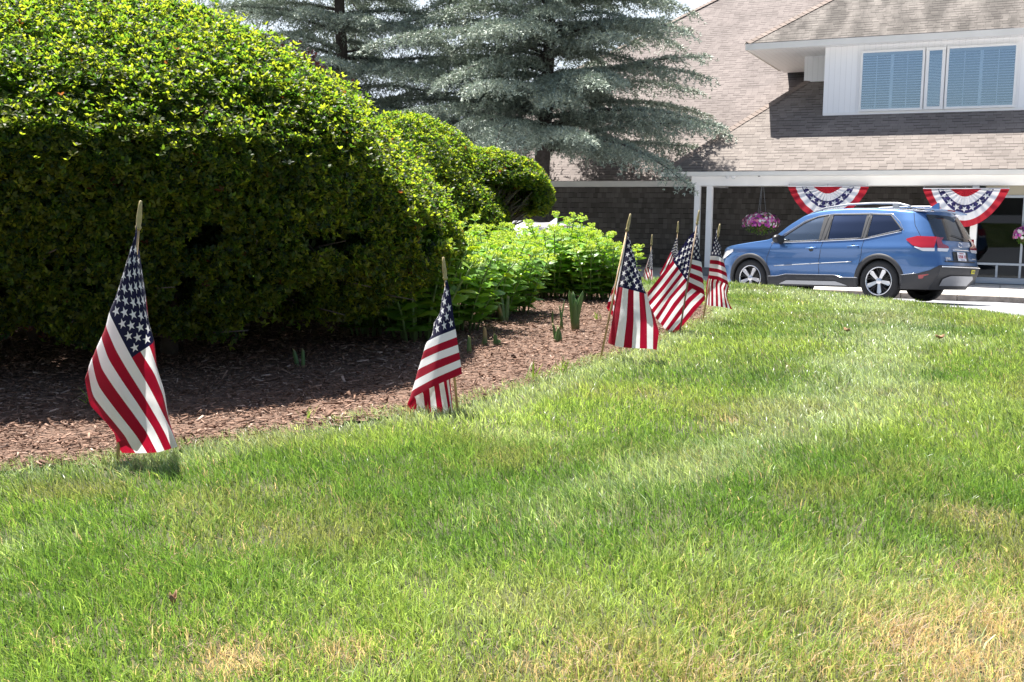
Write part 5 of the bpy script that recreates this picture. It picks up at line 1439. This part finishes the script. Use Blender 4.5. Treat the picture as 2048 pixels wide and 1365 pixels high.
    mb = MB(); mb.box((4.432, 0, 1.592), (.01, .26, .022)); mb.build('brake_light', M_REDL, root)
    # roof rails, fin
    if full:
        for sd in (-1, 1):
            y = sd * .575
            mb = MB(); mb.tube([(1.98, y * 1.02, 1.545), (2.1, y, 1.60), (2.35, y, 1.675), (2.8, y, 1.722), (3.3, y, 1.728), (3.75, y, 1.712), (3.95, y, 1.665), (4.05, y, 1.605)], [.012, .016, .018, .018, .018, .018, .016, .012], 8); rl = mb.build('roof_rail', M_SILVER, root, smooth=True)
            for xx, zz in ((2.22, 1.61), (3.72, 1.665)):
                mb = MB(); mb.box((xx, y, zz), (.12, .035, .07)); bevel(mb.build('rail_foot', M_SILVER, rl), .01)
    mb = MB(); zf = 1.655
    mb.add([(4.02, -.02, zf - .02), (4.02, .02, zf - .02), (4.22, .022, zf - .02), (4.22, -.022, zf - .02), (4.18, 0, zf + .085), (4.21, 0, zf + .08)], [(0, 1, 4), (1, 2, 5, 4), (2, 3, 5), (3, 0, 4, 5), (0, 3, 2, 1)]); mb.build('antenna_fin', pm, root)
    # mirrors, handles
    for sd in (-1, 1):
        mb = MB(); c_ = np.array([1.62, sd * 1.00, 1.10])
        mb.v = []; G = np.array([[(c_[0] + .085 * math.cos(f) * math.cos(t_), c_[1] + .125 * math.sin(f) , c_[2] + .085 * math.cos(f) * math.sin(t_)) for t_ in np.linspace(0, 2 * math.pi, 17)] for f in np.linspace(-1.5, 1.5, 11)]); mb.grid(G)
        mir = mb.build('mirror', M_BLACK if full else pm, root, smooth=True)
        mb = MB(); mb.tube([(1.62, sd * .87, 1.03), (1.64, sd * .95, 1.04)], [.04, .035], 8); mb.box((1.70, sd * 1.0, 1.10), (.006, .19, .12)); mb.build('mirror_mount', M_BLACK, mir)
        for xh, zh_ in ((2.28, .925), (3.12, .955)):
            mb = MB(); yv = float(Yw(xh, zh_)); mb.tube([(xh - .11, sd * (yv + .004), zh_), (xh - .09, sd * (yv + .035), zh_ + .002), (xh + .08, sd * (yv + .035), zh_ + .006), (xh + .11, sd * (yv + .004), zh_ + .008)], [.014, .017, .017, .014], 8)
            hd = mb.build('door_handle', pm, root, smooth=True)
            mb = MB(); mb.lathe((xh, sd * (yv - .002), zh_ - .008), (0, sd, 0), [(.05, 0), (.05, .004), (0, .0045)], 18); mb.build('handle_cup', M_DARK if not full else M_TRIM, hd)
    # head lights
    for sd in (-1, 1):
        side_panel('headlight', [(.07, .70), (.30, .74), (.56, .87)], [(.07, .80), (.30, .875), (.56, .915)], M_CLRL, off=.012, n=16, sides=(sd,))
    mb = MB(); G = np.array([[(xf(z) - .10 * (1 - (y / .5) ** 2) - .012, y, z) for y in np.linspace(-.46, .46, 9)] for z in (.48, .6, .72)]); mb.grid(G); mb.build('grille', M_BLACK, root)
    # licence plate, emblem, lettering, sticker, wiper
    def on_rear(y, z, off): return Vector((rearx(y, z, ye(z)) + off, y, z))
    mb = MB(); G = np.array([[tuple(on_rear(y, z, .010)) for y in np.linspace(-.27, .27, 8)] for z in np.linspace(.735, .885, 4)]); mb.grid(G); mb.build('plate_recess', M_BLACK, root)
    mb = MB(); mb.box((on_rear(0, .805, .022)), (.008, .305, .152), (unit(np.array([1, 0, .22])), (0, 1, 0), unit(np.array([-.22, 0, 1])))); pl = bevel(mb.build('license_plate', M_PLATE, root), .004)
    if full:
        Mr = Matrix(((0, -.22, 1), (1, 0, 0), (0, 1, .22))).to_4x4()   # text x -> +y, text y -> up, text z -> rearwards
        def put(txt, size, y, z, off, mat, par, nm='lettering'):
            me = text_mesh(txt, size); me.materials.append(mat); o = bpy.data.objects.new(nm, me); COL.objects.link(o); o.parent = par
            o.matrix_local = Matrix.Translation(on_rear(y, z, off)) @ Mr; return o
        put('1ZUK 13', .074, 0, .800, .030, M_PRED, pl); put('Massachusetts', .026, 0, .858, .024, M_PRED, pl); put('The Spirit of America', .018, 0, .748, .036, M_PBLUE, pl)
        put('SUBARU', .052, -.46, .765, .022, M_CHROME, root); put('AWD', .020, -.52, .725, .022, M_CHROME, root); put('FORESTER', .036, .50, .765, .022, M_CHROME, root)
        mb = MB(); mb.tube([tuple(on_rear(.075 * math.cos(q), 1.005 + .040 * math.sin(q), .022)) for q in np.linspace(0, 2 * math.pi, 33)], .007, 6, cap=False)
        for yy, zz, ss in ((-.03, 1.012, .012), (.005, 1.0, .006), (.02, 1.018, .006), (.03, .995, .006), (.045, 1.01, .006), (.018, .985, .006)):
            mb.box(on_rear(yy, zz, .020), (.006, ss, ss), ((1, 0, 0), unit(np.array([0, 1, 1])), unit(np.array([0, -1, 1]))))
        mb.build('emblem', M_CHROME, root, smooth=False)
        mb = MB(); mb.tube([tuple(on_rear(y, .915, .03)) for y in np.linspace(-.3, .3, 9)], .009, 6); mb.build('plate_garnish', M_CHROME, root, smooth=True)
        mb = MB(); mb.tube([tuple(on_rear(y, z, .03)) for y, z in ((.28, 1.10), (.1, 1.13), (-.2, 1.17))], [.012, .008, .005], 6); mb.build('rear_wiper', M_BLACK, root, smooth=True)
        mb = MB(); G = np.array([[tuple(on_rear(y, z, .026)) for y in np.linspace(.33, .50, 4)] for z in (.515, .585)]); mb.grid(G); stk = mb.build('bumper_sticker', M_YEL, root)
        mb = MB()
        for kx in range(5):
            G = np.array([[tuple(on_rear(y, z, .0275)) for y in (.375 + kx * .024, .389 + kx * .024)] for z in (.533, .567)]); mb.grid(G)
        mb.build('sticker_print', M_BLACK, stk)
    # wheels
    for xa in (.95, 3.62):
        for sd in (-1, 1):
            wc = np.array([xa, sd * .785, .36]); ax = np.array([0, sd * 1.0, 0])
            mb = MB(); mb.lathe(wc, ax, [(.245, -.10), (.30, -.115), (.335, -.105), (.358, -.075), (.360, 0), (.358, .075), (.335, .105), (.30, .113), (.250, .100), (.240, .085)], 48)
            wh = mb.build('wheel', M_TYRE, root, smooth=True); wh.name = 'wheel'
            mb = MB(); mb.lathe(wc, ax, [(.241, .09), (.235, .06), (.225, .02), (.215, -.06), (0, -.06)], 40); mb.build('brake_disc', M_RIMD, wh, smooth=True)
            mb = MB(); mb.lathe(wc, ax, [(.248, .098), (.240, .104), (.228, .092), (.226, .07)], 48); mb.build('rim_edge', M_RIMS, wh, smooth=True)
            tw = .12
            for k in range(5):
                a0 = tw + k * 2 * math.pi / 5 - math.pi / 2
                def rp(rr_, da, h): return wc + ax * h + np.array([rr_ * math.cos(a0 + da), 0, rr_ * math.sin(a0 + da)])
                mb = MB()
                A = [rp(.045, -.55, .085), rp(.13, -.24, .092), rp(.205, -.20, .100), rp(.228, -.02, .100), rp(.205, .19, .100), rp(.13, .25, .092), rp(.045, .55, .085)]
                Bk = [p - ax * .035 for p in A]; n_ = len(A)
                mb.add(A + Bk, [tuple(range(n_)), tuple(range(n_, 2 * n_))[::-1]] + [(i, n_ + i, n_ + (i + 1) % n_, (i + 1) % n_) for i in range(n_)])
                mb.build('spoke', M_RIMS, wh)
                mb = MB()
                for da in (.44, .72):
                    mb.tube([rp(.10, .5, .06), rp(.165, .5 + (da - .58) * .6, .08), rp(.232, da, .09)], [.008, .008, .010], 6)
                mb.build('thin_spoke', M_RIMD, wh)
            mb = MB(); mb.lathe(wc, ax, [(.055, .07), (.055, .092), (.04, .098), (0, .099)], 20); mb.build('hub_cap', M_RIMS, wh, smooth=True)
    root.rotation_euler = rot; root.location = loc
    return root
# blue car: fixed by the place of its rear wheel on the near side
cyaw = math.radians(-48.3)
rot = Euler((-.050, -.036, cyaw))
Y_CAR = 18.0
contact = at(1755, 604, Y_CAR)
Rm = np.array(rot.to_matrix())
loc = contact - Rm @ np.array([3.62, -.88, 0.0])
make_car(tuple(loc), rot, 'blue metallic SUV with roof rails parked before the porch', M_BLUE_P)
# white car at the far side of the bed; only its roof is seen
rot2 = Euler((0, 0, math.radians(-38)))
pw = at(1105, 440, 19.5)
loc2 = np.array([pw[0], pw[1], 0]) - np.array(rot2.to_matrix()) @ np.array([4.1, 0, 0]); loc2[2] = pw[2] - 1.70
make_car(tuple(loc2), rot2, 'white car by the shingle wall, only its roof showing over the stonecrop', M_WHITE_P, full=False)
